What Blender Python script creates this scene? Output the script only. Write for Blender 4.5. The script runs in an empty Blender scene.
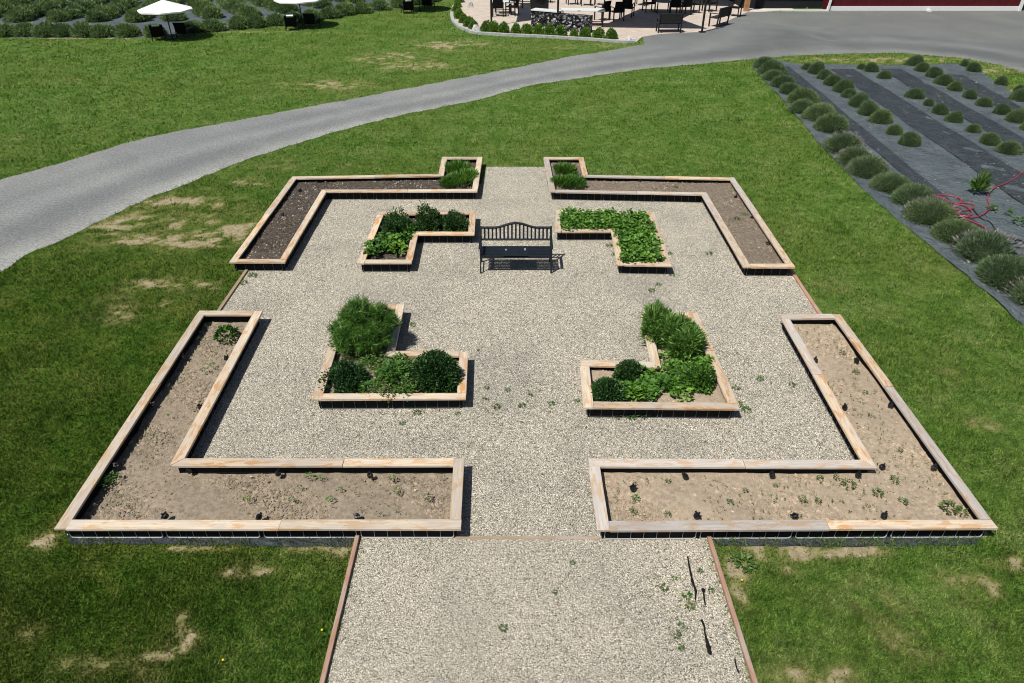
import bpy, bmesh, math, random
import numpy as np
from mathutils import Vector, Matrix
from mathutils.geometry import delaunay_2d_cdt

random.seed(7); rng = np.random.default_rng(11)
scene = bpy.context.scene
COL = scene.collection
R = math.radians

# ------------------------------------------------------------------ camera
CAM_H = 7.0; FPX = 700.0; PITCH = R(34.1)
cam_d = bpy.data.cameras.new('camera'); cam = bpy.data.objects.new('camera', cam_d); COL.objects.link(cam)
cam_d.sensor_width = 36; cam_d.lens = 36 * FPX / 1024; cam_d.clip_end = 3000; cam_d.clip_start = 0.05
cam.location = (0, 0, CAM_H); cam.rotation_euler = (R(90) - PITCH, 0, 0)
scene.camera = cam
# ------------------------------------------------------------------ light
SUN = Vector((.42, .40, -1.0)).normalized()
w = bpy.data.worlds.new("World"); scene.world = w; w.use_nodes = True
nt = w.node_tree; nt.nodes.clear()
sky = nt.nodes.new('ShaderNodeTexSky'); sky.sky_type = 'NISHITA'; sky.sun_disc = False
sky.sun_elevation = math.asin(-SUN.z); sky.sun_rotation = math.atan2(-SUN.x, -SUN.y)
bg = nt.nodes.new('ShaderNodeBackground'); bg.inputs[1].default_value = 0.05
ow = nt.nodes.new('ShaderNodeOutputWorld'); nt.links.new(sky.outputs[0], bg.inputs[0]); nt.links.new(bg.outputs[0], ow.inputs[0])
sd = bpy.data.lights.new('sun', 'SUN'); sd.energy = 4.4; sd.angle = R(.5); sd.color = (1, .955, .88)
so = bpy.data.objects.new('sun', sd); COL.objects.link(so); so.rotation_euler = SUN.to_track_quat('-Z', 'Y').to_euler()
scene.view_settings.view_transform = 'Standard'; scene.view_settings.look = 'None'
scene.view_settings.exposure = 0.16; scene.view_settings.gamma = 1.0
try: scene.view_settings.use_curve_mapping = False
except Exception: pass
scene.render.filter_size = 1.05; scene.cycles.pixel_filter_type = 'BLACKMAN_HARRIS'; scene.cycles.filter_width = 1.05
scene.cycles.max_bounces = 5; scene.cycles.transparent_max_bounces = 4

# ------------------------------------------------------------------ measuring: a pixel of the survey photo -> the ground point at height z
SP, CP = math.sin(PITCH), math.cos(PITCH)
def P(px, py, z=0.0):
    v = py - 341.5
    den = FPX * SP + v * CP
    h = CAM_H - z
    return Vector(((px - 512) * h / den, (FPX * CP - v * SP) * h / den, z))
def DEPTH(py, z=0.0):
    return FPX * (CAM_H - z) / (FPX * SP + (py - 341.5) * CP)
def Pn(px, py, z=0.0):
    v = py - 341.5; den = FPX * SP + v * CP; h = CAM_H - z
    return (px - 512) * h / den, (FPX * CP - v * SP) * h / den
def PL(pts, z=0.0): return [P(x, y, z).to_2d() for x, y in pts]

# ------------------------------------------------------------------ materials
def lin(c): return tuple(((v / 255) / 12.92 if v / 255 < .04045 else ((v / 255 + .055) / 1.055) ** 2.4) for v in c) + (1,)
class NT:
    def __init__(s, name):
        s.m = bpy.data.materials.new(name); s.m.use_nodes = True; s.t = s.m.node_tree; s.t.nodes.clear()
        s.out = s.n('ShaderNodeOutputMaterial')
    def n(s, t, **k):
        o = s.t.nodes.new(t)
        for a, b in k.items(): setattr(o, a, b)
        return o
    def l(s, a, b): s.t.links.new(a, b)
    def coord(s, kind='Object', scale=(1, 1, 1)):
        if kind == 'World':
            g = s.n('ShaderNodeNewGeometry'); src = g.outputs['Position']
        else:
            g = s.n('ShaderNodeTexCoord'); src = g.outputs[kind]
        mp = s.n('ShaderNodeMapping'); mp.inputs['Scale'].default_value = scale; s.l(src, mp.inputs[0]); return mp.outputs[0]
    def noise(s, vec, scale, detail=3, rough=.55, dist=0):
        o = s.n('ShaderNodeTexNoise'); o.inputs['Scale'].default_value = scale; o.inputs['Detail'].default_value = detail
        o.inputs['Roughness'].default_value = rough; o.inputs['Distortion'].default_value = dist
        s.l(vec, o.inputs['Vector']); return o.outputs[0]
    def vor(s, vec, scale, feature='F1', out=0):
        o = s.n('ShaderNodeTexVoronoi', feature=feature); o.inputs['Scale'].default_value = scale; s.l(vec, o.inputs['Vector']); return o.outputs[out]
    def ramp(s, fac, stops, interp='LINEAR'):
        o = s.n('ShaderNodeValToRGB'); o.color_ramp.interpolation = interp
        e = o.color_ramp.elements
        while len(e) < len(stops): e.new(.5)
        for i, (p, c) in enumerate(stops):
            e[i].position = p; e[i].color = c if len(c) == 4 else tuple(c) + (1,)
        s.l(fac, o.inputs[0]); return o.outputs[0]
    def mix(s, fac, a, b, mode='MIX'):
        o = s.n('ShaderNodeMix', data_type='RGBA', blend_type=mode)
        for v, i in ((fac, 0), (a, 6), (b, 7)):
            if hasattr(v, 'links'): s.l(v, o.inputs[i])
            else: o.inputs[i].default_value = v
        return o.outputs[2]
    def math(s, op, a, b=0.0, clamp=False):
        o = s.n('ShaderNodeMath', operation=op, use_clamp=clamp)
        for v, i in ((a, 0), (b, 1)):
            if hasattr(v, 'links'): s.l(v, o.inputs[i])
            else: o.inputs[i].default_value = v
        return o.outputs[0]
    def attr(s, name):
        o = s.n('ShaderNodeAttribute', attribute_name=name); return o.outputs['Fac']
    def bump(s, h, strength=.5, dist=.02):
        o = s.n('ShaderNodeBump'); o.inputs['Strength'].default_value = strength; o.inputs['Distance'].default_value = dist
        s.l(h, o.inputs['Height']); return o.outputs[0]
    def done(s, col, rough=.8, spec=.3, normal=None, metal=0):
        b = s.n('ShaderNodeBsdfPrincipled')
        if hasattr(col, 'links'): s.l(col, b.inputs['Base Color'])
        else: b.inputs['Base Color'].default_value = col
        if hasattr(rough, 'links'): s.l(rough, b.inputs['Roughness'])
        else: b.inputs['Roughness'].default_value = rough
        b.inputs['Specular IOR Level'].default_value = spec; b.inputs['Metallic'].default_value = metal
        if normal is not None: s.l(normal, b.inputs['Normal'])
        s.l(b.outputs[0], s.out.inputs[0]); return s.m
    def leafy(s, col, trans=.3, gloss=.06):
        d = s.n('ShaderNodeBsdfDiffuse'); t = s.n('ShaderNodeBsdfTranslucent'); g = s.n('ShaderNodeBsdfGlossy'); g.inputs['Roughness'].default_value = .45
        for x in (d, t): s.l(col, x.inputs[0])
        m1 = s.n('ShaderNodeMixShader'); m1.inputs[0].default_value = trans; s.l(d.outputs[0], m1.inputs[1]); s.l(t.outputs[0], m1.inputs[2])
        m2 = s.n('ShaderNodeMixShader'); m2.inputs[0].default_value = gloss; s.l(m1.outputs[0], m2.inputs[1]); s.l(g.outputs[0], m2.inputs[2])
        s.l(m2.outputs[0], s.out.inputs[0]); return s.m

def plain(name, c, rough=.6, spec=.3, metal=0, var=.12, scale=14):
    n = NT(name); v = n.coord('Object'); f = n.noise(v, scale, 4)
    lo = tuple(x * (1 - var * 2) for x in c[:3]) + (1,); hi = tuple(min(1, x * (1 + var * 2)) for x in c[:3]) + (1,)
    return n.done(n.ramp(f, [(.3, lo), (.7, hi)]), rough, spec, n.bump(f, .15, .01), metal)

def lawn_colour(n):
    v = n.coord('World')
    big = n.noise(v, .22, 4, .65, .8); mid = n.noise(v, 1.1, 5, .7, .5); fine = n.noise(v, 5.5, 4, .7)
    sx = n.n('ShaderNodeSeparateXYZ'); n.l(v, sx.inputs[0])
    wob = n.math('MULTIPLY', n.math('SUBTRACT', big, .5), 9.0)
    # lusher, darker turf west of the beds; drier, paler turf elsewhere
    west = n.math('MULTIPLY', n.math('ADD', n.math('MULTIPLY', sx.outputs[0], -1.0), n.math('ADD', wob, .5)), .22, True)
    north = n.math('MULTIPLY', n.math('SUBTRACT', n.math('ADD', sx.outputs[1], wob), 12.0), .10, True)
    lush = n.math('MULTIPLY', west, n.math('SUBTRACT', 1.0, north), True)
    dryc = n.ramp(mid, [(.30, (.066, .152, .022)), (.50, (.128, .226, .046)), (.70, (.215, .290, .092))])
    lushc = n.ramp(mid, [(.30, (.032, .086, .010)), (.50, (.070, .136, .018)), (.70, (.165, .200, .044))])
    c = n.mix(lush, dryc, lushc)
    st = n.math('SINE', n.math('ADD', n.math('MULTIPLY', sx.outputs[0], 2.6), n.math('MULTIPLY', sx.outputs[1], -1.1)))
    c = n.mix(n.math('MULTIPLY', n.math('ADD', st, 1), .07), c, (.085, .200, .020, 1))
    c = n.mix(n.math('MULTIPLY', n.ramp(big, [(.42, (0, 0, 0)), (.72, (1, 1, 1))]), .35), c, (.175, .195, .050, 1))
    c = n.mix(1.0, c, n.ramp(fine, [(.30, (.52, .60, .5)), (.5, (1, 1, 1)), (.70, (1.5, 1.36, 1.45))]), 'MULTIPLY')
    return c, v
def mat_lawn(blades):
    n = NT('grass_blade_green' if blades else 'lawn_turf')
    c, v = lawn_colour(n)
    if blades:
        r = n.attr('rnd')
        k = n.ramp(r, [(0, (.42, .47, .40)), (.5, (1.0, 1.0, .95)), (1, (1.95, 1.72, 1.8))])
        c = n.mix(1.0, c, k, 'MULTIPLY')
        dry = n.attr('dry')
        c = n.mix(n.math('MULTIPLY', dry, .75, True), c, (.30, .25, .11, 1))
        return n.leafy(c, .32, 0.0)
    spk = n.noise(v, 38, 2, .7)
    c = n.mix(1.0, c, n.ramp(spk, [(.35, (.38, .4, .38)), (.7, (1.15, 1.15, 1.1))]), 'MULTIPLY')
    bare = n.attr('bare')
    mask = n.ramp(n.math('ADD', bare, n.math('MULTIPLY', n.noise(v, 16, 3, .7), .35)), [(.50, (0, 0, 0)), (.80, (1, 1, 1))])
    earth = n.ramp(n.noise(v, 9, 4, .7), [(.3, (.24, .19, .115)), (.7, (.50, .42, .29))])
    c = n.mix(n.math('MULTIPLY', n.ramp(bare, [(.10, (0, 0, 0)), (.40, (1, 1, 1))]), .6), c, (.27, .25, .10, 1))
    c = n.mix(n.math('MULTIPLY', mask, .9), c, earth)
    h = n.noise(v, 30, 4, .7)
    return n.done(c, .95, .05, n.bump(h, .7, .05))
def mat_gravel(pebble):
    n = NT('pebble_stone' if pebble else 'pea_gravel')
    v = n.coord('World')
    if pebble:
        r = n.attr('rnd')
    else:
        o = n.n('ShaderNodeTexVoronoi'); o.inputs['Scale'].default_value = 75; n.l(v, o.inputs['Vector'])
        sp = n.n('ShaderNodeSeparateColor'); n.l(o.outputs['Color'], sp.inputs[0]); r = sp.outputs[0]
    c = n.ramp(r, [(0, (.07, .068, .060)), (.10, (.19, .18, .15)), (.28, (.37, .345, .285)), (.5, (.52, .485, .40)), (.62, (.42, .41, .38)), (.8, (.66, .62, .53)), (.93, (.80, .77, .69)), (1, (.90, .88, .82))])
    big = n.noise(v, .6, 5, .65, .6)
    c = n.mix(1.0, c, n.ramp(big, [(.28, (.76, .76, .75)), (.5, (.95, .94, .91)), (.72, (1.07, 1.04, .98))]), 'MULTIPLY')
    if pebble: return n.done(c, .75, .3)
    h = n.vor(v, 55)
    c = n.mix(1.0, c, (.72, .71, .70, 1), 'MULTIPLY')
    return n.done(c, .9, .1, n.bump(h, .9, .02))
def mat_road():
    n = NT('grey_crushed_stone_road')
    v = n.coord('World')
    f = n.noise(v, 16, 6, .85); b = n.noise(v, .35, 4, .6, .8); cr = n.noise(v, 90, 2, .6)
    tr = n.attr('across')
    c = n.ramp(f, [(.30, (.12, .130, .129)), (.5, (.245, .257, .256)), (.72, (.46, .475, .47))])
    c = n.mix(1.0, c, n.ramp(b, [(.25, (.78, .78, .80)), (.75, (1.12, 1.11, 1.09))]), 'MULTIPLY')
    wv = n.noise(v, 1.1, 3, .5)
    t2 = n.math('ADD', tr, n.math('MULTIPLY', n.math('SUBTRACT', wv, .5), .12))
    track = n.ramp(t2, [(0, (1.42, 1.38, 1.28)), (.08, (1.22, 1.20, 1.15)), (.2, (.86, .86, .86)), (.32, (.80, .80, .81)), (.48, (1.08, 1.08, 1.07)), (.66, (.86, .86, .87)), (.8, (.97, .97, .97)), (1, (1.02, 1.0, .97))])
    c = n.mix(1.0, c, track, 'MULTIPLY')
    sx = n.n('ShaderNodeSeparateXYZ'); n.l(v, sx.inputs[0])
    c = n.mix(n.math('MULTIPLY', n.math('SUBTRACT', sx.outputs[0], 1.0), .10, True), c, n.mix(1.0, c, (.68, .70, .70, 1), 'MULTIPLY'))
    return n.done(c, .9, .2, n.bump(n.math('ADD', f, cr), .6, .02))
def mat_fabric(dark):
    n = NT('black_weed_fabric' if dark else 'dusty_weed_fabric')
    v = n.coord('World'); v2 = n.coord('World', (1, 1, 1))
    b = n.noise(v, 1.2, 5, .65, 1.2); f = n.noise(v, 16, 4, .7); wr = n.noise(v, 3.0, 3, .5, 2.5)
    if dark: c = n.ramp(b, [(.3, (.026, .035, .043)), (.7, (.050, .062, .072))])
    else: c = n.ramp(b, [(.3, (.062, .082, .094)), (.7, (.125, .152, .166))])
    c = n.mix(n.math('MULTIPLY', n.ramp(f, [(.55, (0, 0, 0)), (.75, (1, 1, 1))]), .35), c, (.26, .25, .23, 1))
    return n.done(c, .62, .35, n.bump(n.math('ADD', wr, n.math('MULTIPLY', f, .2)), .9, .16))
def mat_wood(name, a, b, stain, amount=.5):
    n = NT(name)
    v = n.coord('Object', (1.2, 26, 26)); v1 = n.coord('Object', (1.6, 7.0, 7.0))
    oi = n.n('ShaderNodeObjectInfo')
    add = n.n('ShaderNodeVectorMath', operation='ADD'); n.l(v, add.inputs[0]); n.l(oi.outputs['Random'], add.inputs[1])
    sc = n.n('ShaderNodeVectorMath', operation='SCALE'); n.l(oi.outputs['Location'], sc.inputs[0]); sc.inputs['Scale'].default_value = 3.7
    add1 = n.n('ShaderNodeVectorMath', operation='ADD'); n.l(v1, add1.inputs[0]); n.l(sc.outputs[0], add1.inputs[1])
    g = n.noise(add.outputs[0], 1.6, 5, .6, .4); s_ = n.noise(add1.outputs[0], 1.7, 5, .7, .5)
    c = n.ramp(g, [(.3, a), (.7, b)])
    c = n.mix(n.math('MULTIPLY', n.ramp(s_, [(.50, (0, 0, 0)), (.56, (1, 1, 1))]), amount), c, stain)
    gy = n.noise(add1.outputs[0], .55, 4, .7, .8)
    c = n.mix(n.math('MULTIPLY', n.ramp(gy, [(.46, (0, 0, 0)), (.62, (1, 1, 1))]), .6), c, (.46, .43, .40, 1))
    kn = n.vor(add1.outputs[0], 2.2)
    c = n.mix(n.math('MULTIPLY', n.ramp(kn, [(.03, (1, 1, 1)), (.09, (0, 0, 0))]), .6), c, (.16, .09, .05, 1))
    tone = n.ramp(oi.outputs['Random'], [(0, (.80, .79, .78)), (1, (1.12, 1.10, 1.06))])
    c = n.mix(1.0, c, tone, 'MULTIPLY')
    return n.done(c, .75, .2, n.bump(g, .35, .006))
def mat_soil(name, lo, mid, hi, chips=None):
    n = NT(name); v = n.coord('World')
    f = n.noise(v, 14, 6, .75); b = n.noise(v, 1.3, 4, .6, .5)
    c = n.ramp(f, [(.28, lo), (.5, mid), (.72, hi)])
    c = n.mix(1.0, c, n.ramp(b, [(.3, (.86, .86, .86)), (.7, (1.06, 1.05, 1.03))]), 'MULTIPLY')
    r = n.attr('rnd')
    c = n.mix(1.0, c, n.ramp(r, [(0, (.78, .78, .78)), (.5, (1, 1, 1)), (1, (1.35, 1.32, 1.28))]), 'MULTIPLY')
    if chips: c = n.mix(n.ramp(r, [(.93, (0, 0, 0)), (.95, (1, 1, 1))]), c, chips)
    return n.done(c, .95, .08, n.bump(f, .6, .03))
def mat_leaf(name, lo, mid, hi, trans=.28, gloss=.06):
    n = NT(name); r = n.attr('rnd'); v = n.coord('Object')
    oi = n.n('ShaderNodeObjectInfo')
    c = n.ramp(r, [(0, lo), (.5, mid), (1, hi)])
    b = n.noise(v, 4, 3, .6)
    c = n.mix(1.0, c, n.ramp(b, [(.3, (.7, .74, .7)), (.7, (1.25, 1.2, 1.15))]), 'MULTIPLY')
    c = n.mix(1.0, c, n.ramp(oi.outputs['Random'], [(0, (.82, .86, .86)), (.5, (1, 1, 1)), (1, (1.22, 1.14, .98))]), 'MULTIPLY')
    return n.leafy(c, trans, gloss)

M = {}
M['lawn'] = mat_lawn(False); M['blade'] = mat_lawn(True)
M['gravel'] = mat_gravel(False); M['pebble'] = mat_gravel(True); M['road'] = mat_road()
M['fab_dark'] = mat_fabric(True); M['fab_light'] = mat_fabric(False)
M['cap'] = mat_wood('weathered_pine_board', (.48, .41, .32, 1), (.68, .60, .49, 1), (.50, .27, .10, 1), .62)
M['cap_orange'] = mat_wood('stained_pine_board', (.50, .40, .29, 1), (.70, .59, .46, 1), (.50, .26, .09, 1), .85)
M['cap_grey'] = mat_wood('greyed_pine_board', (.42, .39, .36, 1), (.60, .57, .54, 1), (.48, .28, .13, 1), .6)
M['edging'] = mat_wood('reddish_timber_edging', (.33, .175, .12, 1), (.47, .27, .195, 1), (.42, .30, .24, 1), .3)
M['edging_tan'] = mat_wood('tan_timber_edging', (.34, .25, .17, 1), (.45, .34, .24, 1), (.3, .2, .12, 1), .4)
M['liner'] = plain('black_liner_cloth', (.012, .013, .016), .8, .1)
M['galv'] = plain('shade_darkened_steel', (.16, .165, .17), .5, .4, .3, .05)  # steel colour darkened to sink the side wires into the beds' shadow
M['tube'] = plain('pale_steel_tube', (.50, .52, .53), .4, .5, .2, .05)
M['black_plastic'] = plain('black_plastic', (.010, .011, .013), .4, .4)
M['bench'] = plain('charcoal_bench_metal', (.010, .014, .020), .45, .4)
M['steel'] = plain('bright_steel_plate', (.7, .7, .7), .3, .5, .6, .04)
M['soil_tan'] = mat_soil('sandy_bed_soil', (.27, .215, .155, 1), (.38, .310, .232, 1), (.48, .405, .315, 1), (.34, .32, .24, 1))
M['soil_mid'] = mat_soil('brown_bed_soil', (.18, .145, .108, 1), (.29, .240, .183, 1), (.385, .33, .26, 1), (.30, .28, .2, 1))
M['soil_back'] = mat_soil('weathered_brown_soil', (.085, .068, .052, 1), (.20, .165, .128, 1), (.33, .28, .22, 1), (.34, .31, .26, 1))
M['soil_dark'] = mat_soil('dark_mulched_soil', (.026, .022, .019, 1), (.085, .072, .060, 1), (.18, .158, .135, 1), (.34, .30, .27, 1))
M['lav'] = mat_leaf('lavender_foliage', (.070, .130, .052, 1), (.155, .240, .112, 1), (.275, .365, .215, 1), .35, .02)
M['lav_far'] = mat_leaf('far_lavender_foliage', (.085, .150, .050, 1), (.175, .275, .105, 1), (.29, .41, .19, 1), .3, .02)
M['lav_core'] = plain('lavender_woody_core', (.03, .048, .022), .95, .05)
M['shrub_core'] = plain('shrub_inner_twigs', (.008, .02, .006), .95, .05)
M['lav_fl'] = mat_leaf('lavender_spent_flower', (.12, .115, .11), (.20, .19, .19), (.32, .30, .31), .1, .02)
M['fennel'] = mat_leaf('fennel_fronds', (.040, .115, .014), (.095, .235, .028), (.20, .38, .075), .35, .04)
M['dark_shrub'] = mat_leaf('dark_glossy_leaves', (.010, .040, .010, 1), (.028, .090, .020, 1), (.095, .205, .060, 1), .25, .035)
M['mid_shrub'] = mat_leaf('fresh_green_leaves', (.028, .090, .012, 1), (.070, .185, .024, 1), (.16, .32, .06, 1), .3, .03)
M['sage'] = mat_leaf('sage_green_leaves', (.040, .115, .022), (.100, .225, .048), (.21, .37, .11), .3, .03)
M['leafy'] = mat_leaf('strawberry_leaves', (.038, .115, .014, 1), (.100, .250, .034, 1), (.23, .42, .085, 1), .3, .02)
M['lime'] = mat_leaf('pale_green_leaves', (.08, .19, .018, 1), (.18, .37, .035, 1), (.30, .52, .09, 1), .3, .02)
M['weed'] = mat_leaf('weed_leaves', (.035, .09, .018, 1), (.08, .165, .035, 1), (.15, .25, .07, 1), .25, .03)
M['olive'] = mat_leaf('olive_herb_leaves', (.045, .085, .018, 1), (.10, .16, .04, 1), (.19, .25, .08, 1), .3, .03)
M['box'] = mat_leaf('boxwood_leaves', (.05, .13, .010), (.12, .26, .022), (.25, .42, .06), .25, .08)
M['stem'] = plain('woody_stem', (.06, .045, .025), .9, .1)
M['hose'] = plain('red_rubber_hose', (.34, .045, .06), .45, .4, 0, .05)
M['rock'] = plain('pale_boulder_rock', (.55, .54, .52), .9, .2, 0, .25, 5)
M['patio'] = None
M['white_canvas'] = plain('white_canvas', (.82, .82, .84), .8, .1, 0, .02)
M['black_metal'] = plain('black_powder_coated_metal', (.012, .012, .013), .45, .4)
M['sling'] = plain('black_sling_mesh', (.009, .009, .011), .8, .1)
M['white_top'] = plain('pale_stone_tabletop', (.70, .74, .72), .4, .4, 0, .04)
M['barn_red'] = None
M['white_paint'] = plain('white_painted_trim', (.78, .78, .78), .6, .3, 0, .03)
M['dark_int'] = plain('shade_dark_barn_bay', (.02, .022, .026), .9, .1)  # near-black colour stands in for the shade inside the open bay
M['roof'] = plain('grey_metal_roofing', (.22, .23, .24), .5, .4)
M['orange_post'] = mat_wood('orange_cedar_post', (.40, .20, .06, 1), (.50, .27, .10, 1), (.33, .15, .05, 1), .4)
M['sail'] = plain('brown_shade_cloth', (.16, .11, .08), .9, .1)
M['bench_wood'] = plain('dark_slate_bench_board', (.035, .037, .034), .7, .2, 0, .2)
M['yellow'] = plain('yellow_petals', (.75, .6, .02), .7, .2)
M['curb'] = plain('pale_concrete_curb', (.38, .39, .39), .85, .2, 0, .12, 6)
def _patio():
    n = NT('beige_paver_patio'); v = n.coord('World')
    br = n.n('ShaderNodeTexBrick'); n.l(v, br.inputs['Vector']); br.inputs['Scale'].default_value = 3.2
    br.inputs['Color1'].default_value = (.50, .43, .37, 1); br.inputs['Color2'].default_value = (.60, .53, .46, 1); br.inputs['Mortar'].default_value = (.42, .36, .31, 1)
    br.inputs['Mortar Size'].default_value = .012
    c = n.mix(1.0, br.outputs[0], n.ramp(n.noise(v, 1.5, 4, .7), [(.3, (.85, .84, .84)), (.7, (1.1, 1.08, 1.06))]), 'MULTIPLY')
    return n.done(c, .85, .2, n.bump(br.outputs[1], .2, .01))
M['patio'] = _patio()
def _barn():
    n = NT('dark_red_board_siding'); v = n.coord('World')
    wv = n.n('ShaderNodeTexWave'); wv.inputs['Scale'].default_value = 1.6; wv.inputs['Distortion'].default_value = .2; n.l(v, wv.inputs['Vector'])
    c = n.ramp(n.noise(v, 3, 4, .6), [(.3, (.070, .008, .010)), (.7, (.105, .012, .016))])
    c = n.mix(n.ramp(wv.outputs[1], [(.02, (.5, .5, .5)), (.1, (0, 0, 0))]), c, (.03, .004, .005, 1))
    return n.done(c, .7, .2)
M['barn_red'] = _barn()
def _stoneface():
    n = NT('dry_stacked_river_stone'); v = n.coord('World')
    o = n.n('ShaderNodeTexVoronoi'); o.inputs['Scale'].default_value = 11; n.l(v, o.inputs['Vector'])
    sp = n.n('ShaderNodeSeparateColor'); n.l(o.outputs['Color'], sp.inputs[0])
    c = n.ramp(sp.outputs[0], [(0, (.010, .010, .012)), (.62, (.025, .025, .03)), (.8, (.16, .16, .17)), (1, (.55, .55, .55))])
    return n.done(c, .8, .2, n.bump(o.outputs[0], .8, .05))
M['stoneface'] = _stoneface()

# ------------------------------------------------------------------ mesh helpers
def tag(o, label=None, cat=None, group=None, kind=None):
    if label: o['label'] = label
    if cat: o['category'] = cat
    if group: o['group'] = group
    if kind: o['kind'] = kind
    return o
def empty(name, loc=(0, 0, 0), rz=0, label=None, cat=None, group=None):
    o = bpy.data.objects.new(name, None); COL.objects.link(o); o.location = loc; o.rotation_euler = (0, 0, rz)
    o.empty_display_size = .1
    return tag(o, label, cat, group)
def mkobj(name, me, mat, parent=None, loc=None):
    if mat is not None:
        me.materials.clear(); me.materials.append(mat)
    o = bpy.data.objects.new(name, me); COL.objects.link(o)
    if parent: o.parent = parent
    if loc is not None: o.location = loc
    return o
def mesh_np(name, V, F, attrs=None, smooth=False):
    """V (n,3); F (m,k) one face size"""
    V = np.asarray(V, dtype=np.float32); F = np.asarray(F, dtype=np.int32)
    me = bpy.data.meshes.new(name)
    m, k = F.shape
    me.vertices.add(len(V)); me.vertices.foreach_set('co', V.ravel())
    me.loops.add(m * k); me.loops.foreach_set('vertex_index', F.ravel())
    me.polygons.add(m); me.polygons.foreach_set('loop_start', np.arange(0, m * k, k, dtype=np.int32))
    try: me.polygons.foreach_set('loop_total', np.full(m, k, dtype=np.int32))
    except Exception: pass
    if smooth: me.polygons.foreach_set('use_smooth', np.ones(m, dtype=bool))
    me.update(calc_edges=True)
    for nme, arr in (attrs or {}).items():
        a = me.attributes.new(nme, 'FLOAT', 'POINT'); a.data.foreach_set('value', np.asarray(arr, dtype=np.float32))
    return me
class MB:
    def __init__(s): s.v = []; s.f = []
    def add(s, vs, fs):
        b = len(s.v); s.v += [tuple(x) for x in vs]; s.f += [tuple(i + b for i in f) for f in fs]; return s
    def box(s, c, d, rot=None):
        x, y, z = d[0] / 2, d[1] / 2, d[2] / 2
        vs = [Vector((a * x, b * y, e * z)) for e in (-1, 1) for a, b in ((-1, -1), (1, -1), (1, 1), (-1, 1))]
        if rot is not None: vs = [rot @ v for v in vs]
        vs = [v + Vector(c) for v in vs]
        return s.add(vs, [(0, 3, 2, 1), (4, 5, 6, 7), (0, 1, 5, 4), (1, 2, 6, 5), (2, 3, 7, 6), (3, 0, 4, 7)])
    def bar(s, p, q, wx, wy):
        p, q = Vector(p), Vector(q); d = q - p
        rot = d.to_track_quat('Z', 'Y').to_matrix()
        return s.box((p + q) / 2, (wx, wy, d.length), rot)
    def tube(s, pts, r, n=6, close=False):
        pts = [Vector(p) for p in pts]; N = len(pts); rings = []
        up = Vector((0, 0, 1))
        for i in range(N):
            a = pts[(i - 1) % N] if (i > 0 or close) else pts[0]; b = pts[(i + 1) % N] if (i < N - 1 or close) else pts[-1]
            t = (b - a).normalized() if (b - a).length > 1e-9 else Vector((1, 0, 0))
            u = t.cross(up)
            if u.length < .05: u = t.cross(Vector((1, 0, 0)))
            u.normalize(); w_ = u.cross(t)
            rr = r[i] if hasattr(r, '__len__') else r
            rings.append([pts[i] + (u * math.cos(2 * math.pi * k / n) + w_ * math.sin(2 * math.pi * k / n)) * rr for k in range(n)])
        vs = [v for ring in rings for v in ring]; fs = []
        for i in range(N if close else N - 1):
            j = (i + 1) % N
            for k in range(n):
                fs.append((i * n + k, i * n + (k + 1) % n, j * n + (k + 1) % n, j * n + k))
        if not close: fs += [tuple(range(n))[::-1], tuple((N - 1) * n + k for k in range(n))]
        return s.add(vs, fs)
    def lathe(s, c, prof, n=16):
        vs = []; fs = []
        for r, z in prof:
            for k in range(n):
                a = 2 * math.pi * k / n; vs.append((c[0] + r * math.cos(a), c[1] + r * math.sin(a), c[2] + z))
        for i in range(len(prof) - 1):
            for k in range(n):
                fs.append((i * n + k, i * n + (k + 1) % n, (i + 1) * n + (k + 1) % n, (i + 1) * n + k))
        return s.add(vs, fs)
    def prism(s, poly, z0, z1):
        n = len(poly); vs = [(p[0], p[1], z0) for p in poly] + [(p[0], p[1], z1) for p in poly]
        fs = [tuple(range(n))[::-1], tuple(range(n, 2 * n))] + [(i, (i + 1) % n, n + (i + 1) % n, n + i) for i in range(n)]
        return s.add(vs, fs)
    def mesh(s, name, smooth=False):
        me = bpy.data.meshes.new(name); me.from_pydata(s.v, [], s.f); me.update()
        if smooth:
            for p in me.polygons: p.use_smooth = True
        return me
    def build(s, name, mat, parent=None, loc=None, smooth=False):
        return mkobj(name, s.mesh(name, smooth), mat, parent, loc)

def inpoly(x, y, poly):
    x = np.asarray(x); y = np.asarray(y); ins = np.zeros(x.shape, bool); n = len(poly)
    for i in range(n):
        x0, y0 = poly[i][0], poly[i][1]; x1, y1 = poly[(i + 1) % n][0], poly[(i + 1) % n][1]
        if y0 == y1: continue
        c = ((y0 > y) != (y1 > y)) & (x < (x1 - x0) * (y - y0) / (y1 - y0) + x0); ins ^= c
    return ins
def area(poly): return .5 * sum(poly[i][0] * poly[(i + 1) % len(poly)][1] - poly[(i + 1) % len(poly)][0] * poly[i][1] for i in range(len(poly)))
def ccw(poly): return poly if area(poly) > 0 else poly[::-1]
def offset(poly, d):
    """inward offset of a ccw polygon"""
    n = len(poly); out = []
    for i in range(n):
        p0, p1, p2 = Vector(poly[i - 1]), Vector(poly[i]), Vector(poly[(i + 1) % n])
        e1 = (p1 - p0).normalized(); e2 = (p2 - p1).normalized()
        n1 = Vector((-e1.y, e1.x)); n2 = Vector((-e2.y, e2.x))
        k = (n1 + n2); k = k / max(.3, (1 + n1.dot(n2)))
        out.append(p1 + k * d)
    return out
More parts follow.
